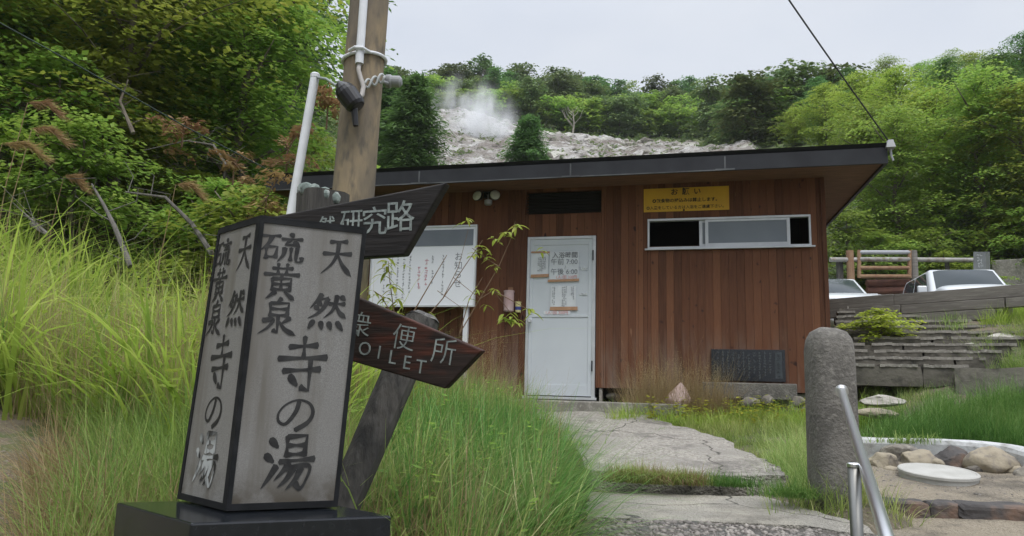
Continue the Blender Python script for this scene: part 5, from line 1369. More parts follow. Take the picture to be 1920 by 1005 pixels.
for kd, x, y, s_, lab in LS: K[kd].put(x, y, rv.random()*6.28, s_, lab, 'shrubs on the bank behind the reeds', -.05)

# ---- forest on the right
def putpx(kd, px, Y, s_, lab, group, dz=-.1):
    x = at(px, 500, Y).x; return K[kd].put(x, Y, rv.random()*6.28, s_, lab, group, dz)
GRt = 'trees on the slope behind the parked cars'
for kd, px, Y, s_, lab in (
 ('broad', 1690, 19.6, 0.85, 'mid green tree right behind the rusty gate'),
 ('yellow', 1760, 21.5, 0.85, 'yellow green tree above the roof of white hatchback'),
 ('broad', 1850, 19.5, 0.90, 'green tree behind the grey sign'),
 ('darkt', 1900, 21.0, 0.85, 'dark tree over the concrete wall'),
 ('yellow', 1940, 18.6, 0.95, 'yellow green tree overhanging the concrete wall'),
 ('broad', 1640, 22.5, 0.77, 'green tree between bathhouse corner and gate'),
 ('darkt', 1800, 24.5, 0.90, 'dark tree halfway up slope behind hatchback'),
 ('yellow', 1700, 26.5, 0.95, 'bright yellow green tree where overhead wire meets the roof'),
 ('broad', 1880, 25.5, 0.95, 'mid green tree halfway up slope above concrete wall'),
 ('darkt', 1960, 24.5, 0.99, 'dark tree at outer edge of the car slope'),
 ('yellow', 1630, 29.0, 0.84, 'yellow green tree just above the roof corner'),
 ('broad', 1770, 30.5, 0.92, 'mid green tree high on the car slope'),
 ('yellow', 1850, 31.5, 0.96, 'big yellow green tree below the skyline of car slope'),
 ('darkt', 1930, 31.0, 0.96, 'dark skyline tree above concrete wall'),
 ('broad', 2000, 28.5, 0.96, 'green tree at far edge of car slope'),
 ('darkt', 1550, 36.0, 0.88, 'dark skyline tree crossed by overhead wire'),
 ('darkt', 1610, 38.5, 0.82, 'dark skyline tree beside the one crossed by wire'),
 ('broad', 1680, 37.5, 0.85, 'mid green skyline tree over the roof corner'),
 ('darkt', 1745, 38.5, 0.82, 'dark rounded tree on skyline of car slope'),
 ('broad', 1815, 38.0, 0.82, 'mid green tree on skyline above hatchback'),
 ('broad', 1890, 36.5, 0.92, 'leafy tree on highest skyline of car slope'),
 ('yellow', 1560, 33.0, 0.68, 'yellow green tree peeping over roof edge near corner'),
 ('darkt', 1500, 42.0, 0.75, 'dark tree at end of car slope skyline'),
 ('yellow', 1500, 36.5, 0.65, 'low yellow tree over roof edge beside dark skyline tree'),
 ('broad', 1975, 37.0, 0.95, 'tall tree at outermost skyline of car slope')):
    # tree heights follow the gentle line of the slope's canopy
    H_ = {'broad': 6.0, 'yellow': 5.0, 'darkt': 7.0}[kd]; x_ = at(px, 500, Y).x; z_ = h1(x_, Y)-.2
    lim = float(np.interp(px, [1450, 1500, 1560, 1620, 1700, 1800, 1900, 2050], [200, 170, 118, 108, 95, 88, 75, 70]))+rv.uniform(-6, 22)
    top_ = at(px, lim, Y).z-.3; s0 = s_
    while z_+H_*s_ > top_ and s_ > .62*s0: s_ *= .95
    putpx(kd, px, Y, s_, lab, GRt, -.2-max(0, min(.5*H_*s_, z_+H_*s_-top_)))
for kd, px, Y, s_, lab in (
 ('shrub', 1640, 18.4, .9, 'green shrub behind rusty gate'), ('shruby', 1770, 17.7, .85, 'pale flowering shrub over hatchback roof'),
 ('shrub', 1745, 18.3, .9, 'leafy shrub behind the pipe rail fence'), ('shruby', 1868, 17.0, .6, 'small yellow shrub beside grey sign'),
 ('shrub', 1590, 19.0, 1.1, 'shrub in gap next to bathhouse corner'), ('shrub', 1700, 18.2, .8, 'low shrub at end post of gate'),
 ('shruby', 1905, 18.4, .9, 'yellow green shrub above the concrete wall'), ('shrub', 1955, 17.6, 1.0, 'green shrub at end of concrete wall')):
    putpx(kd, px, Y, s_, lab, 'shrubs around the parked cars', -.05)
q = at(1652, 622, 9.0)
K['bush'].put(q.x, q.y, 1.0, (.36,.36,.27), 'small bright yellow green bush growing beside the stone steps', 'bushes by the stone steps', -.22, ground_z=q.z)

# ---- conifers and hillside woods
for px, Y, s_, lab in ((762, 31, .88, 'full dark conifer beside the utility pole above roof'), (985, 34, .66, 'small young conifer in front of ash slope'), (705, 34, .8, 'conifer hidden behind the utility pole')):
    o = putpx('conifer', px, Y, s_, lab, 'conifers between roof and ash slope', -2.4 if s_ > .7 else -2.0)
def ridge_x(px, Y): return at(px, 300, Y).x
n = 0
kinds = ['farA', 'farB', 'farA', 'farD', 'farB']
words = {'farA': 'mixed green tree', 'farB': 'flat topped green tree', 'farD': 'dark green tree'}
def hill_row(px0, px1, step, Y0, Y1, s0_, s1_, where, group, ks=None):
    global n
    px = px0
    while px < px1:
        Y = rv.uniform(Y0, Y1); kd = rv.choice(ks or kinds); x = at(px, 300, Y).x
        s_ = rv.uniform(s0_, s1_); K[kd].put(x, Y, rv.random()*6.28, (s_*rv.uniform(.85,1.15), s_*rv.uniform(.85,1.15), s_*rv.uniform(.85,1.15)), f'{words[kd]} in the wood {where}', f'{words[kd]}s {where}', -.2)
        n += 1; px += step*rv.uniform(.75, 1.25)
hill_row(690, 1500, 34, 80, 88, .70, 1.0, 'along the skyline above ash slope', '', ['farA','farD','farD','farA','farB'])
hill_row(700, 1480, 34, 73, 78, .65, .9, 'just under the skyline of ash hill', '')
hill_row(820, 1480, 34, 66.5, 71, .60, .85, 'halfway between ash slope and skyline', '')
hill_row(850, 1500, 30, 60.5, 64, .50, .72, 'along the upper edge of ash slope', '', ['farB','farA','farB'])
hill_row(1330, 1560, 40, 46, 56, .62, .85, 'beyond the roof edge beside ash slope', '')
hill_row(1380, 1640, 42, 40, 46, .6, .85, 'between roof edge and car slope', '', ['farB','farA'])
hill_row(660, 800, 36, 62, 70, .45, .6, 'behind the conifer by utility pole', '')
hill_row(420, 590, 50, 38, 50, .7, .9, 'behind the bank trees near pole', '')
hill_row(1560, 1960, 60, 44, 50, .4, .5, 'behind the skyline of car slope', '')
# dead snag on the skyline and a pale one on the slope
def snag(name, px, py_top, py_bot, Y, label, mat, seed, r=.09):
    p0 = at(px, py_bot, Y); p1 = at(px+2, py_top, Y); e = empty(name, p0, label, 'dead tree')
    rd = random.Random(seed); b = MB(); mid = p0.lerp(p1, .5)+Vector((.15, 0, 0)); b.tube([p0-Vector((0,0,1)), p0, mid, p1], [r, r, r*.6, .03], 6)
    for i in range(9):
        t = rd.uniform(.35, .95); q = p0.lerp(p1, t); L_ = (1-t)*2.2+.5; a = rd.choice((-1, 1))
        b.tube([q, q+Vector((a*L_*.35, rd.uniform(-.3,.3), L_*.4)), q+Vector((a*L_*.5, rd.uniform(-.3,.3), L_*.85))], [r*.4, r*.25, .015], 4)
    b.build('trunk', mat, e)
snag('dead_tree', 913, 126, 195, 79, 'bare grey dead tree sticking up on the skyline', M_['bark'], 3, .11)
snag('dead_tree', 1072, 205, 262, 58.5, 'pale bare dead tree on upper edge of ash slope', M_['bark_pale'], 5, .10)

# ------------------------------------------------------------------ ash slope with rocks, steam
pxs = np.linspace(735, 1440, 120); ts = np.linspace(0, 1, 70)
top_px = [735, 790, 830, 860, 930, 1010, 1060, 1100, 1200, 1300, 1345, 1440]; top_Y = [54, 58, 60, 60.5, 59.5, 58.5, 58, 57.5, 57.5, 56, 50, 42]
V = np.zeros((len(pxs), len(ts), 3))
for i, px in enumerate(pxs):
    Yt = np.interp(px, top_px, top_Y) + 1.2*mnoise.noise(Vector((px*.03, 0, 0)))
    for j, t in enumerate(ts):
        Y = 33 + (Yt-33)*t; V[i, j, 0] = at(px, 280, Y).x; V[i, j, 1] = Y
Zh = hgt(V[..., 0], V[..., 1])
for i in range(len(pxs)):
    for j in range(len(ts)):
        p = Vector((V[i, j, 0]*.25, V[i, j, 1]*.25, 0)); edge = min(1, min(i, len(pxs)-1-i)/6, min(j, len(ts)-1-j)/4)
        V[i, j, 2] = Zh[i, j] - .3 + edge*(.75 + .35*mnoise.noise(p) + .34*mnoise.noise(p*3.1) + .22*mnoise.noise(p*8) + .10*mnoise.noise(p*19))
idx = np.arange(V.shape[0]*V.shape[1]).reshape(V.shape[0], V.shape[1])
F = np.stack([idx[:-1, :-1].ravel(), idx[1:, :-1].ravel(), idx[1:, 1:].ravel(), idx[:-1, 1:].ravel()], -1)
tag(np_mesh('ash_slope', V.reshape(-1, 3), F, M_['ash'], smooth=True), kind='structure')
rocks = [rock('ash_rock', (0,0,0), (.55,.5,.42), M_['step_stone'], 'x', 'rock', 61+i, None, .9, 0, 2) for i in range(3)]
rocksb = [rock('ash_rock', (0,0,0), (.5,.45,.38), M_['rock_white'], 'x', 'rock', 71+i, None, .9, 0, 2) for i in range(2)]
used = set()
for i in range(150):
    pal = rv.random() < .4; src = rv.choice(rocksb if pal else rocks)
    while True:
        px = rv.uniform(935, 1330); t = rv.random()**.5
        Yt = np.interp(px, top_px, top_Y); Y = 36+(Yt-36.5)*t
        if px > 1000 or t > .8: break
    x = at(px, 280, Y).x; z = h1(x, Y)+.45
    o = src if src.name not in used else src.copy()
    if src.name in used: COL.objects.link(o)
    used.add(src.name)
    s_ = rv.uniform(.2, .95)*(1.25 if rv.random() < .15 else .8); o.location = (x, Y, z-.05); o.scale = (s_, s_, s_*rv.uniform(.7, 1.1)); o.rotation_euler = (0, 0, rv.random()*6.28)
    tag(o, ('pale' if pal else 'dark') + ' rock strewn on the ash slope under its upper wood', 'rock', ('pale' if pal else 'dark')+' rocks strewn on the ash slope')
q = at(1125, 268, 55.5)
mk = empty('marker_post', (q.x, q.y, q.z-.2), 'small white topped marker post on the upper ash slope', 'marker')
b = MB(); b.tube([q-Vector((0,0,.3)), q+Vector((0,0,.15))], .10, 8); b.build('post', M_['bark'], mk)
b = MB(); b.lathe([(.14,.15),(.16,.2),(.16,.5),(.10,.56)], 10, Matrix.Translation(q)); b.build('cap', M_['hose'], mk)

# steam : soft scattering volume rising from the ash slope
sq = at(880, 262, 50)
bm = bmesh.new(); bmesh.ops.create_icosphere(bm, subdivisions=3, radius=1)
for v in bm.verts:
    z = v.co.z; k = .75+.35*max(0, z); v.co.x = v.co.x*4.2*k+.7*z; v.co.y *= 2.8*k; v.co.z *= 5.6
me = bpy.data.meshes.new('steam'); bm.to_mesh(me); bm.free()
m = bpy.data.materials.new('steam'); m.use_nodes = True; N, L = m.node_tree.nodes, m.node_tree.links
N.remove(N['Principled BSDF']); pv = N.new('ShaderNodeVolumePrincipled'); pv.inputs['Color'].default_value = (.95, .96, .98, 1); pv.inputs['Anisotropy'].default_value = 0
tc = N.new('ShaderNodeTexCoord'); mp = N.new('ShaderNodeMapping'); mp.inputs['Scale'].default_value = (1/4.2, 1/2.8, 1/5.5); L.new(tc.outputs['Object'], mp.inputs[0])
ln = N.new('ShaderNodeVectorMath'); ln.operation = 'LENGTH'; L.new(mp.outputs[0], ln.inputs[0])
mr = N.new('ShaderNodeMapRange'); mr.interpolation_type = 'SMOOTHSTEP'; mr.inputs[1].default_value = 1.0; mr.inputs[2].default_value = .0; L.new(ln.outputs['Value'], mr.inputs[0])
nf = noise_fac(N, L, .62, 6, .43, .66, vec=tc.outputs['Object'], stretch=(1, 1, .55))
mu = N.new('ShaderNodeMath'); mu.operation = 'MULTIPLY'; L.new(mr.outputs[0], mu.inputs[0]); L.new(nf, mu.inputs[1])
m2 = N.new('ShaderNodeMath'); m2.operation = 'MULTIPLY'; m2.inputs[1].default_value = 2.3; L.new(mu.outputs[0], m2.inputs[0]); L.new(m2.outputs[0], pv.inputs['Density'])
L.new(pv.outputs[0], N['Material Output'].inputs['Volume']); me.materials.append(m)
st_ = bpy.data.objects.new('steam', me); COL.objects.link(st_); st_.location = sq; tag(st_, 'white steam rising from the ash slope', 'steam', kind='stuff')
"""GRASS"""

# ------------------------------------------------------------------ grass and small plants
def poly_sample(rg, poly, n):
    """uniform points inside a ground polygon [(x,y)]"""
    P_ = np.array(poly); lo, hi = P_.min(0), P_.max(0); out = []
    tot = 0
    while tot < n:
        q = lo + rg.random((n*2, 2))*(hi-lo); ins = np.zeros(len(q), bool); j = len(P_)-1
        for i in range(len(P_)):
            c = ((P_[i, 1] > q[:, 1]) != (P_[j, 1] > q[:, 1])) & (q[:, 0] < (P_[j, 0]-P_[i, 0])*(q[:, 1]-P_[i, 1])/(P_[j, 1]-P_[i, 1]+1e-12)+P_[i, 0])
            ins ^= c; j = i
        out.append(q[ins]); tot += ins.sum()
    return np.concatenate(out)[:n]
def blades(name, label, XY, hr, wr, mat, seed, lean=(0, 0), spread=.35, curl=.9, kind='stuff', clump=0, tuft=22, z=None, seg=5, dz=-.02, parent=None):
    rg = np.random.default_rng(seed)
    if clump:   # patchy growth: bare spots between tufts
        k_ = np.array([mnoise.noise(Vector((x*2.6, y*2.6, seed)))+.6*mnoise.noise(Vector((x*7, y*7, seed+9))) for x, y in XY])
        XY = XY[k_ > np.quantile(k_, clump)]
    n = len(XY); ta = None
    if tuft and n > 300:
        nt = max(4, n//tuft); ci = rg.integers(0, nt, n); off = rg.normal(0, .028+.05*hr[1]*.5, (n, 2)); XY = XY[:nt][ci]+off
        ta = np.arctan2(off[:, 1], off[:, 0])+rg.normal(0, .7, n); th = rg.uniform(.62, 1.2, nt)[ci]; tl = rg.normal(0, .22, (nt, 2))[ci]
    Z = hgt(XY[:, 0], XY[:, 1])+dz if z is None else np.full(n, z)
    base = np.column_stack([XY, Z]); h = rg.uniform(hr[0], hr[1], n)*rg.uniform(.7, 1.1, n); wd = rg.uniform(wr[0], wr[1], n)
    # gentle patches of taller and shorter growth
    pat = np.sin(XY[:, 0]*2.1+seed)*np.sin(XY[:, 1]*1.7+seed*2)+.5*np.sin(XY[:, 0]*5.3)*np.sin(XY[:, 1]*4.1); h *= 1+.16*pat
    a = rg.random(n)*2*np.pi; lx, ly = lean
    if ta is not None: a = ta; h = h*th; lx = lx+tl[:, 0]; ly = ly+tl[:, 1]
    sp_ = spread*rg.uniform(.35, 1.35, n)
    d = np.column_stack([np.cos(a)*sp_+lx, np.sin(a)*sp_+ly, np.zeros(n)])+rg.normal(0, .12, (n, 3))*[1, 1, 0]
    side = np.column_stack([-d[:, 1], d[:, 0], np.zeros(n)]); side = unit(side)
    tw = rg.random(n)*2*np.pi; vside = side*np.cos(tw*.15)[:, None]
    k = rg.uniform(.4, 1.3, n)*curl
    Vs = []
    for i in range(seg+1):
        t = i/seg
        horiz = d*(h*(t*.55+k*t*t*.55))[:, None]
        up = h*(t-.42*k*t**2.4*np.linalg.norm(d, axis=1).clip(0, 1.2))
        c = base+horiz; c[:, 2] += up
        w_ = wd*(1-t**1.6)*(.7+.6*t*(1-t)*2)
        if i < seg: Vs += [c-vside*w_[:, None]*.5, c+vside*w_[:, None]*.5]
        else: Vs += [c-vside*.0004, c+vside*.0004]
    V = np.stack(Vs, 1); m_ = V.shape[1]
    fb = np.array([[2*i, 2*i+1, 2*i+3, 2*i+2] for i in range(seg)])
    F = (np.arange(n)*m_)[:, None, None]+fb[None]
    V = V.reshape(-1, 3)
    if parent is not None:
        iv = np.array(mw(parent).inverted()); V = V@iv[:3, :3].T+iv[:3, 3]
    o = np_mesh(name, V, F.reshape(-1, 4), mat, parent)
    if parent is None: tag(o, label, None, None, kind)
    return o
def gpt(px, py, Y): p = at(px, py, Y); return (p.x, p.y)
rg = np.random.default_rng(42)
def clear(XY, boxes):
    k = np.ones(len(XY), bool)
    for x0, x1, y0, y1 in boxes: k &= ~((XY[:, 0] > x0) & (XY[:, 0] < x1) & (XY[:, 1] > y0) & (XY[:, 1] < y1))
    return XY[k]
PIL = [(-1.25, -.2, 1.75, 2.85)]
# reeds on the left bank
A = clear(poly_sample(rg, [(-7.2,6.4),(-5.0,5.5),(-3.4,5.0),(-2.3,4.5),(-1.6,3.9),(-1.15,4.2),(-1.0,6.2),(-1.6,8.2),(-3.4,9.2),(-6.4,8.8),(-9,7.5)], 8200), PIL)
blades('reed_grass', 'tall bright green reed grass covering the bank', A, (.75, 1.30), (.018, .044), M_['grass_y'], 1, lean=(.04, -.16), spread=.66, curl=1.25, seg=6)
A = clear(poly_sample(rg, [(-6.0,5.6),(-3.4,5.0),(-2.2,4.3),(-1.2,3.5),(-1.0,6.0),(-3.0,7.5),(-6.5,7.0)], 2600), PIL)
blades('reed_grass', 'fine mid green grass between the reeds', A, (.6, 1.15), (.006, .012), M_['grass'], 2, lean=(.06, -.1), spread=.4, curl=1.1)
A = poly_sample(rg, [(-3.6,5.0),(-1.3,3.8),(-1.0,5.6),(-2.8,6.4)], 2600)
blades('reed_stalk', 'thin straw coloured stalks standing among the reeds', A, (.9, 1.35), (.004, .007), M_['dry'], 3, spread=.12, curl=.5)
# lower pale grass in front of the reeds, left of the pillar
A = clear(poly_sample(rg, [(-2.9,5.0),(-2.1,4.0),(-1.65,3.0),(-1.45,2.4),(-1.2,2.3),(-.95,3.2),(-1.2,4.2),(-2.2,4.8)], 9000), PIL)
blades('short_grass', 'mixed pale and green grass around the pillar sign', A, (.25, .62), (.004, .009), M_['grass'], 4, lean=(-.1, -.1), spread=.5, curl=1.2)
A = clear(poly_sample(rg, [(-2.6,4.3),(-1.75,2.8),(-1.3,2.2),(-1.1,3.0),(-1.6,3.8)], 4200), PIL)
blades('dry_grass', 'straw coloured grass spreading over the gravel edge', A, (.18, .5), (.003, .007), M_['dry'], 5, lean=(-.15, -.2), spread=.6, curl=1.4)
# grassy mound between pillar and path
MD = [(-.9,2.9),(-.2,2.35),(.0,2.3),(.12,2.9),(.24,3.6),(.30,4.4),(.32,5.2),(.30,6.2),(.15,7.2),(-.1,8.0),(-1.2,8.3),(-1.6,6.5),(-1.2,4.2)]
A = clear(poly_sample(rg, MD, 15500), PIL)
blades('mound_grass', 'dense soft green grass on the mound beside the path', A, (.28, .64), (.005, .014), M_['grass'], 6, lean=(.22, -.12), spread=.42, curl=1.25)
A = clear(poly_sample(rg, [(-.6,3.3),(.0,2.6),(.14,3.0),(.26,4.2),(.28,5.6),(-.1,6.2),(-.7,5.0)], 13000), PIL)
blades('mound_grass', 'deep green grass drooping toward the path', A, (.32, .66), (.006, .014), M_['grass_d'], 7, lean=(.3, -.1), spread=.4, curl=1.3)
A = clear(poly_sample(rg, [(-.8,2.9),(-.15,2.3),(.05,2.3),(.15,3.2),(-.3,4.4)], 8000), PIL)
blades('dry_grass', 'straw coloured dead grass at foot of the mound', A, (.2, .5), (.003, .007), M_['dry'], 8, lean=(.2, -.2), spread=.6, curl=1.3)
def broad_weeds(name, label, XY, h0, h1_, mat, seed, L0=.04, L1=.09):
    rg2 = np.random.default_rng(seed); n = len(XY); k = 14; Z = hgt(XY[:, 0], XY[:, 1]); H_ = rg2.uniform(h0, h1_, n)
    t = rg2.uniform(.25, 1, (n, k)); a = rg2.random((n, k))*6.28; L_ = rg2.uniform(L0, L1, (n, k))*(1.2-.5*t)
    dx = np.stack([np.cos(a), np.sin(a), rg2.uniform(-.35, .35, (n, k))], -1)
    c = np.stack([XY[:, None, 0]+dx[..., 0]*L_*.6+rg2.normal(0, .012, (n, k)), XY[:, None, 1]+dx[..., 1]*L_*.6, Z[:, None]+H_[:, None]*t], -1)
    nr = np.stack([rg2.normal(0, .35, (n, k)), rg2.normal(0, .35, (n, k)), np.ones((n, k))], -1)
    V, F = leaf_quads(c.reshape(-1, 3), dx.reshape(-1, 3), unit(nr.reshape(-1, 3)), L_.ravel(), (L_*.38).ravel()); tag(np_mesh(name, V, F, mat), label, None, None, 'stuff')
broad_weeds('weeds', 'broad leaved weeds scattered through the reeds', clear(poly_sample(rg, [(-5.5,5.6),(-2.3,4.4),(-1.1,3.4),(-1.0,5.8),(-3.4,7.2)], 420), PIL), .35, 1.05, M_['leaf_yel'], 61, .05, .12)
broad_weeds('weeds', 'broad leaved weeds scattered over the mound grass', clear(poly_sample(rg, MD, 330), PIL), .15, .5, M_['leaf_mid'], 62)
A = clear(poly_sample(rg, MD, 1500), PIL)
blades('dry_stalks', 'bent straw coloured stalks sticking out of the mound grass', A, (.4, .8), (.003, .006), M_['dry'], 63, lean=(.15, -.1), spread=.35, curl=.9, tuft=0)
# dry tufts along the bathhouse
def wallpts(rg, u0, u1, d0, d1, n):
    u = rg.uniform(u0, u1, n); d = rg.uniform(d0, d1, n)
    return np.column_stack([BO.x+bux.x*u-bny.x*d, BO.y+bux.y*u-bny.y*d])
blades('dry_grass', 'feathery tan dry grass against boards under notice board', wallpts(rg, -1.9, -.12, .1, .75, 5200), (.35, .95), (.002, .0055), M_['dry'], 9, spread=.35, curl=.9)
blades('dry_grass', 'feathery tan seed grass against boards under the window', wallpts(rg, 1.25, 2.3, .1, .5, 4800), (.3, .78), (.002, .005), M_['dry'], 10, spread=.32, curl=.8)
def seedheads(name, label, XY, h0, h1_, seed, mat):
    rg2 = np.random.default_rng(seed); n = len(XY); Z = hgt(XY[:, 0], XY[:, 1]); k = 16
    c = np.repeat(np.column_stack([XY, Z+rg2.uniform(h0, h1_, n)]), k, 0)+rg2.normal(0, 1, (n*k, 3))*[.022, .022, .055]
    V, F = leaf_quads(c, rg2.normal(0, 1, (n*k, 3)), unit(rg2.normal(0, 1, (n*k, 3))), rg2.uniform(.008, .016, n*k), rg2.uniform(.004, .008, n*k))
    tag(np_mesh(name, V, F, mat), label, None, None, 'stuff')
seedheads('seed_heads', 'tan seed heads of the dry grass under the window', wallpts(rg, 1.32, 2.2, .1, .5, 190), .25, .60, 11, M_['dry'])
seedheads('seed_heads', 'tan seed heads of dry grass under the notice board', wallpts(rg, -1.7, -.15, .1, .7, 260), .30, .85, 12, M_['dry'])
# green grass in front of the wall and beside the path
broad_weeds('weeds', 'leafy weeds in front of the stone plaque', wallpts(rg, 1.5, 3.3, .2, .9, 130), .08, .32, M_['leaf_bright'], 64)
FRT = wallpts(rg, 1.15, 3.6, .12, 1.0, 9000)
blades('short_grass', 'bright green grass in front of the stone plaque', FRT, (.10, .34), (.005, .011), M_['grass_y'], 13, spread=.55, curl=1.1, clump=.25)
A = poly_sample(rg, [gpt(1230,782,7.9), gpt(1290,800,7.2), gpt(1345,815,6.6), gpt(1410,850,5.75), gpt(1470,885,4.95), (1.66,4.55),(1.75,4.4),(1.70,4.9), gpt(1530,850,5.6), gpt(1525,800,6.6), gpt(1520,768,7.6), gpt(1350,765,8.0)], 11000)
blades('short_grass', 'short green grass between the path and granite post', A, (.06, .26), (.003, .008), M_['grass'], 14, spread=.6, curl=1.1, clump=.38)
A = np.array([1.88, 4.33])+np.random.default_rng(8).normal(0, 1, (900, 2))*[.17, .10]
blades('short_grass', 'weeds growing around foot of the granite post', A, (.08, .3), (.004, .009), M_['grass'], 34, spread=.6, curl=1.2)
A = np.array([gpt(1705, 842, 5.95)])+np.random.default_rng(9).normal(0, 1, (260, 2))*[.14, .03]
blades('weed', 'small weeds hanging over the concrete curb', A, (.05, .14), (.004, .009), M_['grass'], 35, lean=(0, -.3), spread=.7, curl=1.3, z=at(1705, 832, 5.95).z)
A = poly_sample(rg, [gpt(1440,860,5.5), gpt(1500,905,4.7), gpt(1545,925,4.45), gpt(1560,850,5.0), gpt(1530,790,6.0), gpt(1470,820,6.0)], 3000)
blades('dry_grass', 'olive and straw tuft leaning on the granite post', A, (.15, .42), (.003, .006), M_['grass'], 15, spread=.5, curl=1.2)
A = wallpts(rg, -.8, 1.6, .60, .80, 2600)
blades('short_grass', 'thin grass fringe along the concrete door step', A, (.03, .10), (.003, .006), M_['grass'], 16, spread=.6, curl=1.0, clump=.45)
# tufts on the step riser of the path
def riser(px0, px1, n, seed, hr, mat, label, y0=898, Y=4.93):
    rg2 = np.random.default_rng(seed); cc = rg2.uniform(px0, px1, max(3, int((px1-px0)/22))); px = np.clip(cc[rg2.integers(0, len(cc), n)]+rg2.normal(0, 9, n), px0, px1); XY = np.array([gpt(p, y0, Y-.0009*(p-1110)*.55) for p in px])+rg2.normal(0, .035, (n, 2))
    blades('step_grass', label, XY, hr, (.003, .007), mat, seed, lean=(0, -.35), spread=.55, curl=1.3, z=at(1250, 905, 4.9).z)
riser(1125, 1330, 2600, 17, (.08, .17), M_['grass'], 'tuft of grass growing on riser of the path step')
riser(1140, 1300, 1200, 18, (.08, .16), M_['dry'], 'dead grass hanging over riser of the path step')
riser(1345, 1395, 500, 19, (.06, .13), M_['grass_d'], 'small fresh green tuft on riser of the path step')
riser(1430, 1560, 700, 20, (.05, .14), M_['grass_d'], 'grass at the outer end of the path step', 935, 4.55)
for px, py, Y, n, lab in ((1070, 815, 7.2, 260, 'small weed tuft near middle of the path'), (1235, 812, 7.0, 120, 'tiny dark weed in middle of the path'), (1130, 820, 6.9, 70, 'tiny reddish weed in the path')):
    p = at(px, py, Y); XY = np.array([p.x, p.y])+np.random.default_rng(px).normal(0, .05, (n, 2)); blades('weed', lab, XY, (.03, .09), (.004, .009), M_['grass_d'] if px != 1130 else M_['leaf_dead'], px, spread=.8, curl=1, z=p.z-.005)
A = np.concatenate([np.array([gpt(*q) for q in ((1020,792,7.1),(1048,810,6.7),(1075,835,6.1),(1100,870,5.3))])[np.random.default_rng(3).integers(0, 4, 500)], np.array([gpt(*q) for q in ((1215,778,7.95),(1275,800,7.2),(1330,812,6.7),(1395,845,5.8),(1450,872,5.3),(1480,893,4.8))])[np.random.default_rng(4).integers(0, 6, 700)]])+np.random.default_rng(5).normal(0, .11, (1200, 2))
blades('short_grass', 'sparse weeds creeping over the edges of the path', A, (.04, .16), (.004, .009), M_['grass'], 33, spread=.8, curl=1.2, dz=.03)
# right slope
A = poly_sample(rg, [gpt(1618,805,6.35), gpt(1700,812,6.25), gpt(1830,815,6.15), gpt(1960,825,6.0), gpt(2060,840,5.8), gpt(2060,740,7.2), gpt(1900,745,7.1), gpt(1760,745,7.1), gpt(1650,780,6.8)], 19000)
blades('thick_grass', 'thick deep green grass behind the pale drain pipe', A, (.18, .42), (.004, .009), M_['grass_d'], 21, lean=(.05, -.15), spread=.45, curl=1.25)
A = poly_sample(rg, [gpt(1610,760,7.2), gpt(1650,790,6.7), gpt(1760,735,7.5), gpt(1770,700,8.0), gpt(1700,705,7.9), gpt(1620,700,7.9)], 4200)
blades('short_grass', 'olive grass at foot of the stone steps', A, (.06, .2), (.003, .007), M_['grass'], 22, spread=.55, curl=1.1, clump=.35)
A = poly_sample(rg, [gpt(1790,695,7.9), gpt(2050,700,7.4), gpt(2080,640,8.4), gpt(1900,640,8.7), gpt(1830,655,8.6)], 6500)
blades('short_grass', 'yellow green grass between the ledge and white rock', A, (.12, .3), (.003, .008), M_['grass'], 23, lean=(-.2, -.1), spread=.45, curl=1.2, clump=.25)
A = poly_sample(rg, [gpt(1840,628,8.9), gpt(2050,640,8.4), gpt(2080,570,9.2), gpt(1920,575,9.4), gpt(1850,592,9.4)], 5200)
blades('short_grass', 'olive grass below plank wall beside white rock', A, (.14, .32), (.003, .008), M_['grass_y'], 24, lean=(-.1, -.1), spread=.4, curl=1.2)
STP = np.concatenate([np.array([gpt(px, py, Y) for px in np.linspace(1625, 1790+i*9, 60)]) for i, (py, Y) in enumerate([(688-13*j, 7.95+.27*j) for j in range(8)])])
STP = STP[np.random.default_rng(9).integers(0, len(STP), 2600)]+np.random.default_rng(10).normal(0, .07, (2600, 2))
blades('step_grass', 'thin grass sprouting along the old stone steps', STP, (.05, .17), (.003, .007), M_['grass'], 25, spread=.5, curl=1.1, dz=.06)

# ---- plume grasses, long leaved shrub, dead branches
def plume(px, py, Y, h_, label, seed, dirx=.4):
    rd = random.Random(seed); top = at(px, py, Y); gx_, gy_ = top.x-dirx*.3, top.y; gz_ = h1(gx_, gy_); e = empty('plume_grass', (gx_, gy_, gz_), label, 'plume grass', 'brown plume grasses on the bank')
    b = MB(); base = Vector((gx_, gy_, gz_)); pts = [base, base.lerp(top, .5)+Vector((-.08*dirx, 0, .05)), top+Vector((0, 0, 0)), top+Vector((dirx*.35, 0, .02)), top+Vector((dirx*.75, 0, -.16))]
    b.tube(pts, [.008, .006, .004, .003, .002], 5); b.build('stalk', M_['dry'], e)
    rg2 = np.random.default_rng(seed); n = 420; t = rg2.random(n)
    c = np.array([tuple(top.lerp(pts[3], min(1, x*2)) if x < .5 else pts[3].lerp(pts[4], x*2-1)) for x in t])
    L_ = rg2.uniform(.06, .22, n); s_ = rg2.normal(0, 1, (n, 3)); ax_ = unit(np.column_stack([np.full(n, 1.0), s_[:, 1]*.3, -.40+s_[:, 2]*.3]))
    c = c+ax_*L_[:, None]*.5
    V, F = leaf_quads(c, ax_, unit(rg2.normal(0, 1, (n, 3))), L_, np.full(n, .006)); iv = np.array(mw(e).inverted()); V = V@iv[:3, :3].T+iv[:3, 3]
    np_mesh('plume', V, F, M_['plume'], e)
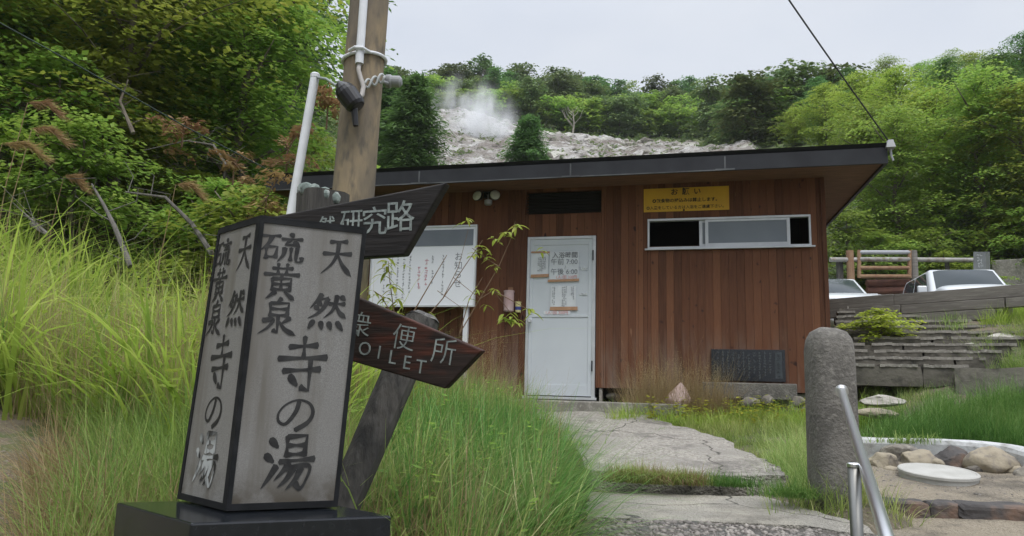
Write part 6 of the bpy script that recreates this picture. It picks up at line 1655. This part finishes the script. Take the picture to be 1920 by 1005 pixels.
for i, (px, py, Y, lab, dx) in enumerate(((52, 192, 8.2, 'tallest brown plume grass over the reeds', .5), (60, 240, 8.0, 'second brown plume grass, just under the tallest', .5), (5, 268, 7.6, 'brown plume grass farthest from the pole', .6), (120, 330, 8.6, 'low brown plume grass amid green shrub leaves', .3), (330, 345, 8.6, 'short buff plume grass beside grey branches', .4))):
    plume(px, py, Y, 1.5, lab, 100+i, dx)
def dead_branch(pts, r, label, seed, mat='bark_grey'):
    P_ = [at(*p) for p in pts]; base = P_[0]; e = empty('dead_branch', base, label, 'branch', 'dead branches on the bank'); rd = random.Random(seed); b = MB()
    b.tube(P_, [r*(1-.7*i/(len(P_)-1)) for i in range(len(P_))], 7)
    for i in range(5):
        k = rd.randrange(len(P_)-1); q = P_[k].lerp(P_[k+1], rd.random()); b.tube([q, q+Vector((rd.uniform(-.3,.3), rd.uniform(-.1,.1), rd.uniform(.02,.25))), q+Vector((rd.uniform(-.5,.5), rd.uniform(-.1,.1), rd.uniform(.1,.45)))], [r*.22, r*.14, .002], 5)
    b.build('limb', M_[mat], e)
dead_branch([(245,500,7.8),(215,425,7.9),(195,385,8),(172,345,8.1)], .035, 'thick pale dead stump leaning at edge of the reeds', 1)
dead_branch([(400,480,8.5),(360,420,8.6),(310,370,8.6),(235,360,8.7)], .035, 'pale dead branch lying across bank behind the reeds', 2)
dead_branch([(430,320,9.5),(400,272,9.6),(350,264,9.7),(270,282,9.8)], .022, 'thin arching grey branch under bank shrubs', 3)
dead_branch([(60,420,7.4),(90,440,7.3),(40,395,7.5)], .03, 'short broken grey branch near gravel edge', 4)
dead_branch([(420,335,9.4),(425,312,9.4),(428,290,9.5)], .02, 'upright white dead twig among bank shrubs', 5)
dead_branch([(250,250,9.6),(225,190,9.8),(240,150,10)], .03, 'grey leafless bush on the bank middle', 6, 'bark')
# sprays of dead reddish leaves
def dead_spray(px, py, Y, r, label, seed):
    rg2 = np.random.default_rng(seed); c = at(px, py, Y); e = empty('dead_spray', c, label, 'dead leaves', 'sprays of dead leaves on the bank'); n = 7
    cs = np.array([tuple(c)])+rg2.normal(0, r*.5, (n, 3)); V, F = sprays(rg2, cs, unit(rg2.normal(0, 1, (n, 3))*[1, 1, .1]), np.full(n, r*.6), 60, .09, .03, .5, .2)
    iv = np.array(mw(e).inverted()); V = V@iv[:3, :3].T+iv[:3, 3]; np_mesh('leaves', V, F, M_['leaf_dead'], e)
    b = MB()
    for k in range(5): b.tube([c-Vector((0,0,.3)), c, tuple(cs[k])], [.012, .01, .004], 5)
    b.build('twig', M_['twig'], e)
for i, (px, py, Y, r, lab) in enumerate(((345, 235, 9.2, .28, 'reddish dead leaves in middle of the bank'), (440, 305, 9.3, .2, 'rusty dead leaves low near conduit pipe'), (615, 200, 9.0, .22, 'orange brown leaves right behind the splice box'), (540, 280, 9.3, .24, 'pinkish dead leaves behind the conduit pipe'), (500, 370, 8.8, .25, 'faded yellow brown leaves below the conduit pipe'))):
    dead_spray(px, py, Y, r, lab, 200+i)

def lance_plant(name, stems, clusters, label, seed, Y, leafL=.10):
    base = at(*stems[0][0]); e = empty(name, base, label, 'shrub', None); rd = random.Random(seed); b = MB()
    for pts, r in [(s_, .006) for s_ in stems]:
        P_ = [at(*p) for p in pts]; b.tube(P_, [r*(1-.6*i/(len(P_)-1)) for i in range(len(P_))], 6)
    b.build('stem', M_['twig'], e)
    lv = MB()
    for (px, py, Yc, n, sz) in clusters:
        c = at(px, py, Yc)
        for i in range(n):
            a = 2*math.pi*i/n+rd.uniform(-.4, .4); el = rd.uniform(-.35, .55); L_ = leafL*sz*rd.uniform(.75, 1.2); W_ = L_*.15
            d = Vector((math.cos(a)*math.cos(el), math.sin(a)*math.cos(el), math.sin(el))); s_ = d.cross(Vector((0,0,1))).normalized(); up = s_.cross(d)
            o_ = c+Vector((rd.gauss(0,.012), rd.gauss(0,.012), rd.gauss(0,.02))); vs = []
            for t, w_ in ((0,.12),(.25,.8),(.5,1),(.75,.75),(1,.03)):
                q = o_+d*(L_*t)-Vector((0,0,1))*(L_*.55*t*t); vs += [q-s_*W_*w_+up*.25*W_*w_, q-up*W_*.1, q+s_*W_*w_+up*.25*W_*w_]
            fs = []
            for k in range(4): fs += [(3*k,3*k+1,3*k+4,3*k+3),(3*k+1,3*k+2,3*k+5,3*k+4)]
            lv.add(vs, fs)
    lv.build('leaves', M_['leaf_lance'], e, smooth=True)
    return e
Y = 6.9
lance_plant('long_leaved_shrub', [[(862,625,Y),(900,560,Y),(935,500,Y),(957,450,Y),(966,415,Y)], [(900,560,Y),(925,545,Y),(960,590,Y)], [(935,500,Y),(905,480,Y),(885,465,Y)], [(925,545,Y),(990,580,6.8)], [(862,625,Y),(880,560,Y),(905,520,Y)]],
    [(966,425,Y,8,1.15),(950,440,Y,7,1.1),(930,452,Y,6,1),(905,462,Y,7,.9),(890,478,Y,7,.85),(915,480,Y,6,.85),(928,495,Y,5,.8),(895,545,Y,6,.7),(925,545,Y,6,.75),(910,575,Y,4,.7),(945,597,Y,8,1.1),(968,603,Y,7,1.05),(995,580,6.8,7,1.1),(960,590,Y,6,.9),(882,560,Y,4,.7),(1018,466,6.8,5,.8),(872,412,6.8,5,.9)],
    'young shrub with long yellow green leaves arching before the boards', 5, Y)
Y = 6.0
lance_plant('long_leaved_shrub', [[(745,640,Y),(738,580,Y),(730,520,Y),(728,490,Y)], [(740,600,Y),(715,555,Y),(700,545,Y)], [(745,640,Y),(790,600,Y),(815,590,Y)]],
    [(728,492,Y,8,1.0),(722,515,Y,6,.9),(735,540,Y,8,.95),(722,560,Y,6,.9),(745,560,Y,6,.9),(700,550,Y,6,.9),(692,575,Y,6,.8),(742,588,Y,5,.8),(800,596,Y,6,.85),(760,500,Y,3,.5),(715,600,Y,6,.8)],
    'small leafy shrub with bright leaves before the notice board', 6, Y)
b = MB(); Y = 6.4
for pts, r in (([(752,625,Y),(790,560,Y),(838,478,Y)], .008), ([(775,625,Y),(830,560,Y),(905,450,Y)], .007), ([(830,560,Y),(860,500,Y),(878,430,Y)], .004), ([(820,545,Y),(870,580,Y)], .003), ([(850,520,Y),(900,560,Y)], .003)):
    P_ = [at(*p) for p in pts]; b.tube(P_, [r, r*.7, r*.4][:len(P_)], 5)
tw_ = b.build('bare_twigs', M_['twig'], None); tag(tw_, 'two bare dark twigs crossing in front of the notice board', 'twigs')
# loose rubble on the lowest step, pebbles on the path
def pebbles(name, label, poly, n, r0, r1, mat, seed, zfun):
    rg2 = np.random.default_rng(seed); XY = poly_sample(rg2, poly, n)
    bm = bmesh.new(); bmesh.ops.create_icosphere(bm, subdivisions=1, radius=1); Vb = np.array([v.co[:] for v in bm.verts]); Fb = np.array([[v.index for v in f.verts] for f in bm.faces]); bm.free()
    S = rg2.uniform(r0, r1, n)**1.0*rg2.choice([.5, .7, 1, 1.5], n); V = Vb[None]*(1+rg2.normal(0, .16, (n, len(Vb), 1)))*S[:, None, None]*rg2.uniform(.6, 1.2, (n, 1, 3))*[1, 1, .7]
    Z = np.array([zfun(x, y) for x, y in XY]); V = V+np.column_stack([XY, Z])[:, None]
    F = Fb[None]+(np.arange(n)*len(Vb))[:, None, None]
    tag(np_mesh(name, V.reshape(-1, 3), F.reshape(-1, 3), mat), label, None, None, 'stuff')
dg = bpy.context.evaluated_depsgraph_get(); dg.update()
def surf(names):
    from mathutils.bvhtree import BVHTree
    ts_ = [BVHTree.FromObject(bpy.data.objects[n_], dg) for n_ in names]
    def f(x, y):
        z = -9
        for t_ in ts_:
            h_ = t_.ray_cast(Vector((x, y, 6)), Vector((0, 0, -1)))
            if h_[0] is not None: z = max(z, h_[0].z)
        return z if z > -9 else h1(x, y)
    return f
SF = surf(['ground', 'path', 'path_step', 'rubble_step', 'sand_terrace', 'sand_slope'])
mp_ = mat_leaf('pebble_mix', [(.06,.058,.055), (.13,.12,.11), (.22,.20,.18), (.30,.28,.25)], 0.0, .0)
pebbles('gravel', 'dark loose gravel on the broken lowest step', [(.35,2.9),(.45,3.95),(1.0,3.85),(1.5,3.75),(1.75,3.6),(1.7,2.8)], 2600, .006, .016, mp_, 1, SF)
pebbles('gravel', 'loose pebbles along the outer edge of the path', [gpt(1430,862,5.5), gpt(1480,893,4.8), gpt(1640,990,3.8), gpt(1560,930,4.4), gpt(1500,880,5.0)], 260, .005, .014, mp_, 2, SF)
pebbles('gravel', 'small stones on the bare ground beyond the reeds', [(-3.2,3.0),(-3.0,4.5),(-2.0,3.6),(-1.7,2.6),(-2.2,2.3)], 900, .004, .014, mp_, 3, SF)
pebbles('gravel', 'fine grit scattered over the tan sand', [(1.9,4.6),(2.2,5.5),(3.9,5.3),(3.6,4.4)], 300, .003, .008, mp_, 4, SF)
broad_weeds('undergrowth', 'low leafy undergrowth on the slopes beyond the bathhouse', np.concatenate([poly_sample(rg, [(-12,20),(16,19),(24,30),(20,60),(-14,60)], 2600), poly_sample(rg, [(8,17.5),(20,15),(26,24),(12,26)], 900)]), .2, .8, M_['leaf_far'], 71, .18, .40)
blades('short_grass', 'rough grass on the outer right slope', poly_sample(rg, [(4.8,5.6),(9,4.0),(11,9),(7.6,9.0),(6.2,8.2),(5.2,6.6)], 9000), (.12, .36), (.006, .014), M_['grass'], 72, spread=.5, curl=1.2, clump=.2)
# clear moist air : the far wood pales a little
hz = MB(); hz.box(-110, 110, -20, 150, -60, 75)
hm = bpy.data.materials.new('haze'); ho = hz.build('haze', hm, None); tag(ho, kind='stuff'); hm.use_nodes = True
hn = hm.node_tree.nodes; hn.remove(hn['Principled BSDF']); hv = hn.new('ShaderNodeVolumePrincipled'); hv.inputs['Color'].default_value = (.90, .93, .98, 1); hv.inputs['Density'].default_value = .0004
hm.node_tree.links.new(hv.outputs[0], hn['Material Output'].inputs['Volume'])
# leafy weeds on the left bank front
for o in list(bpy.data.objects):
    if '_m' in o: del o['_m']
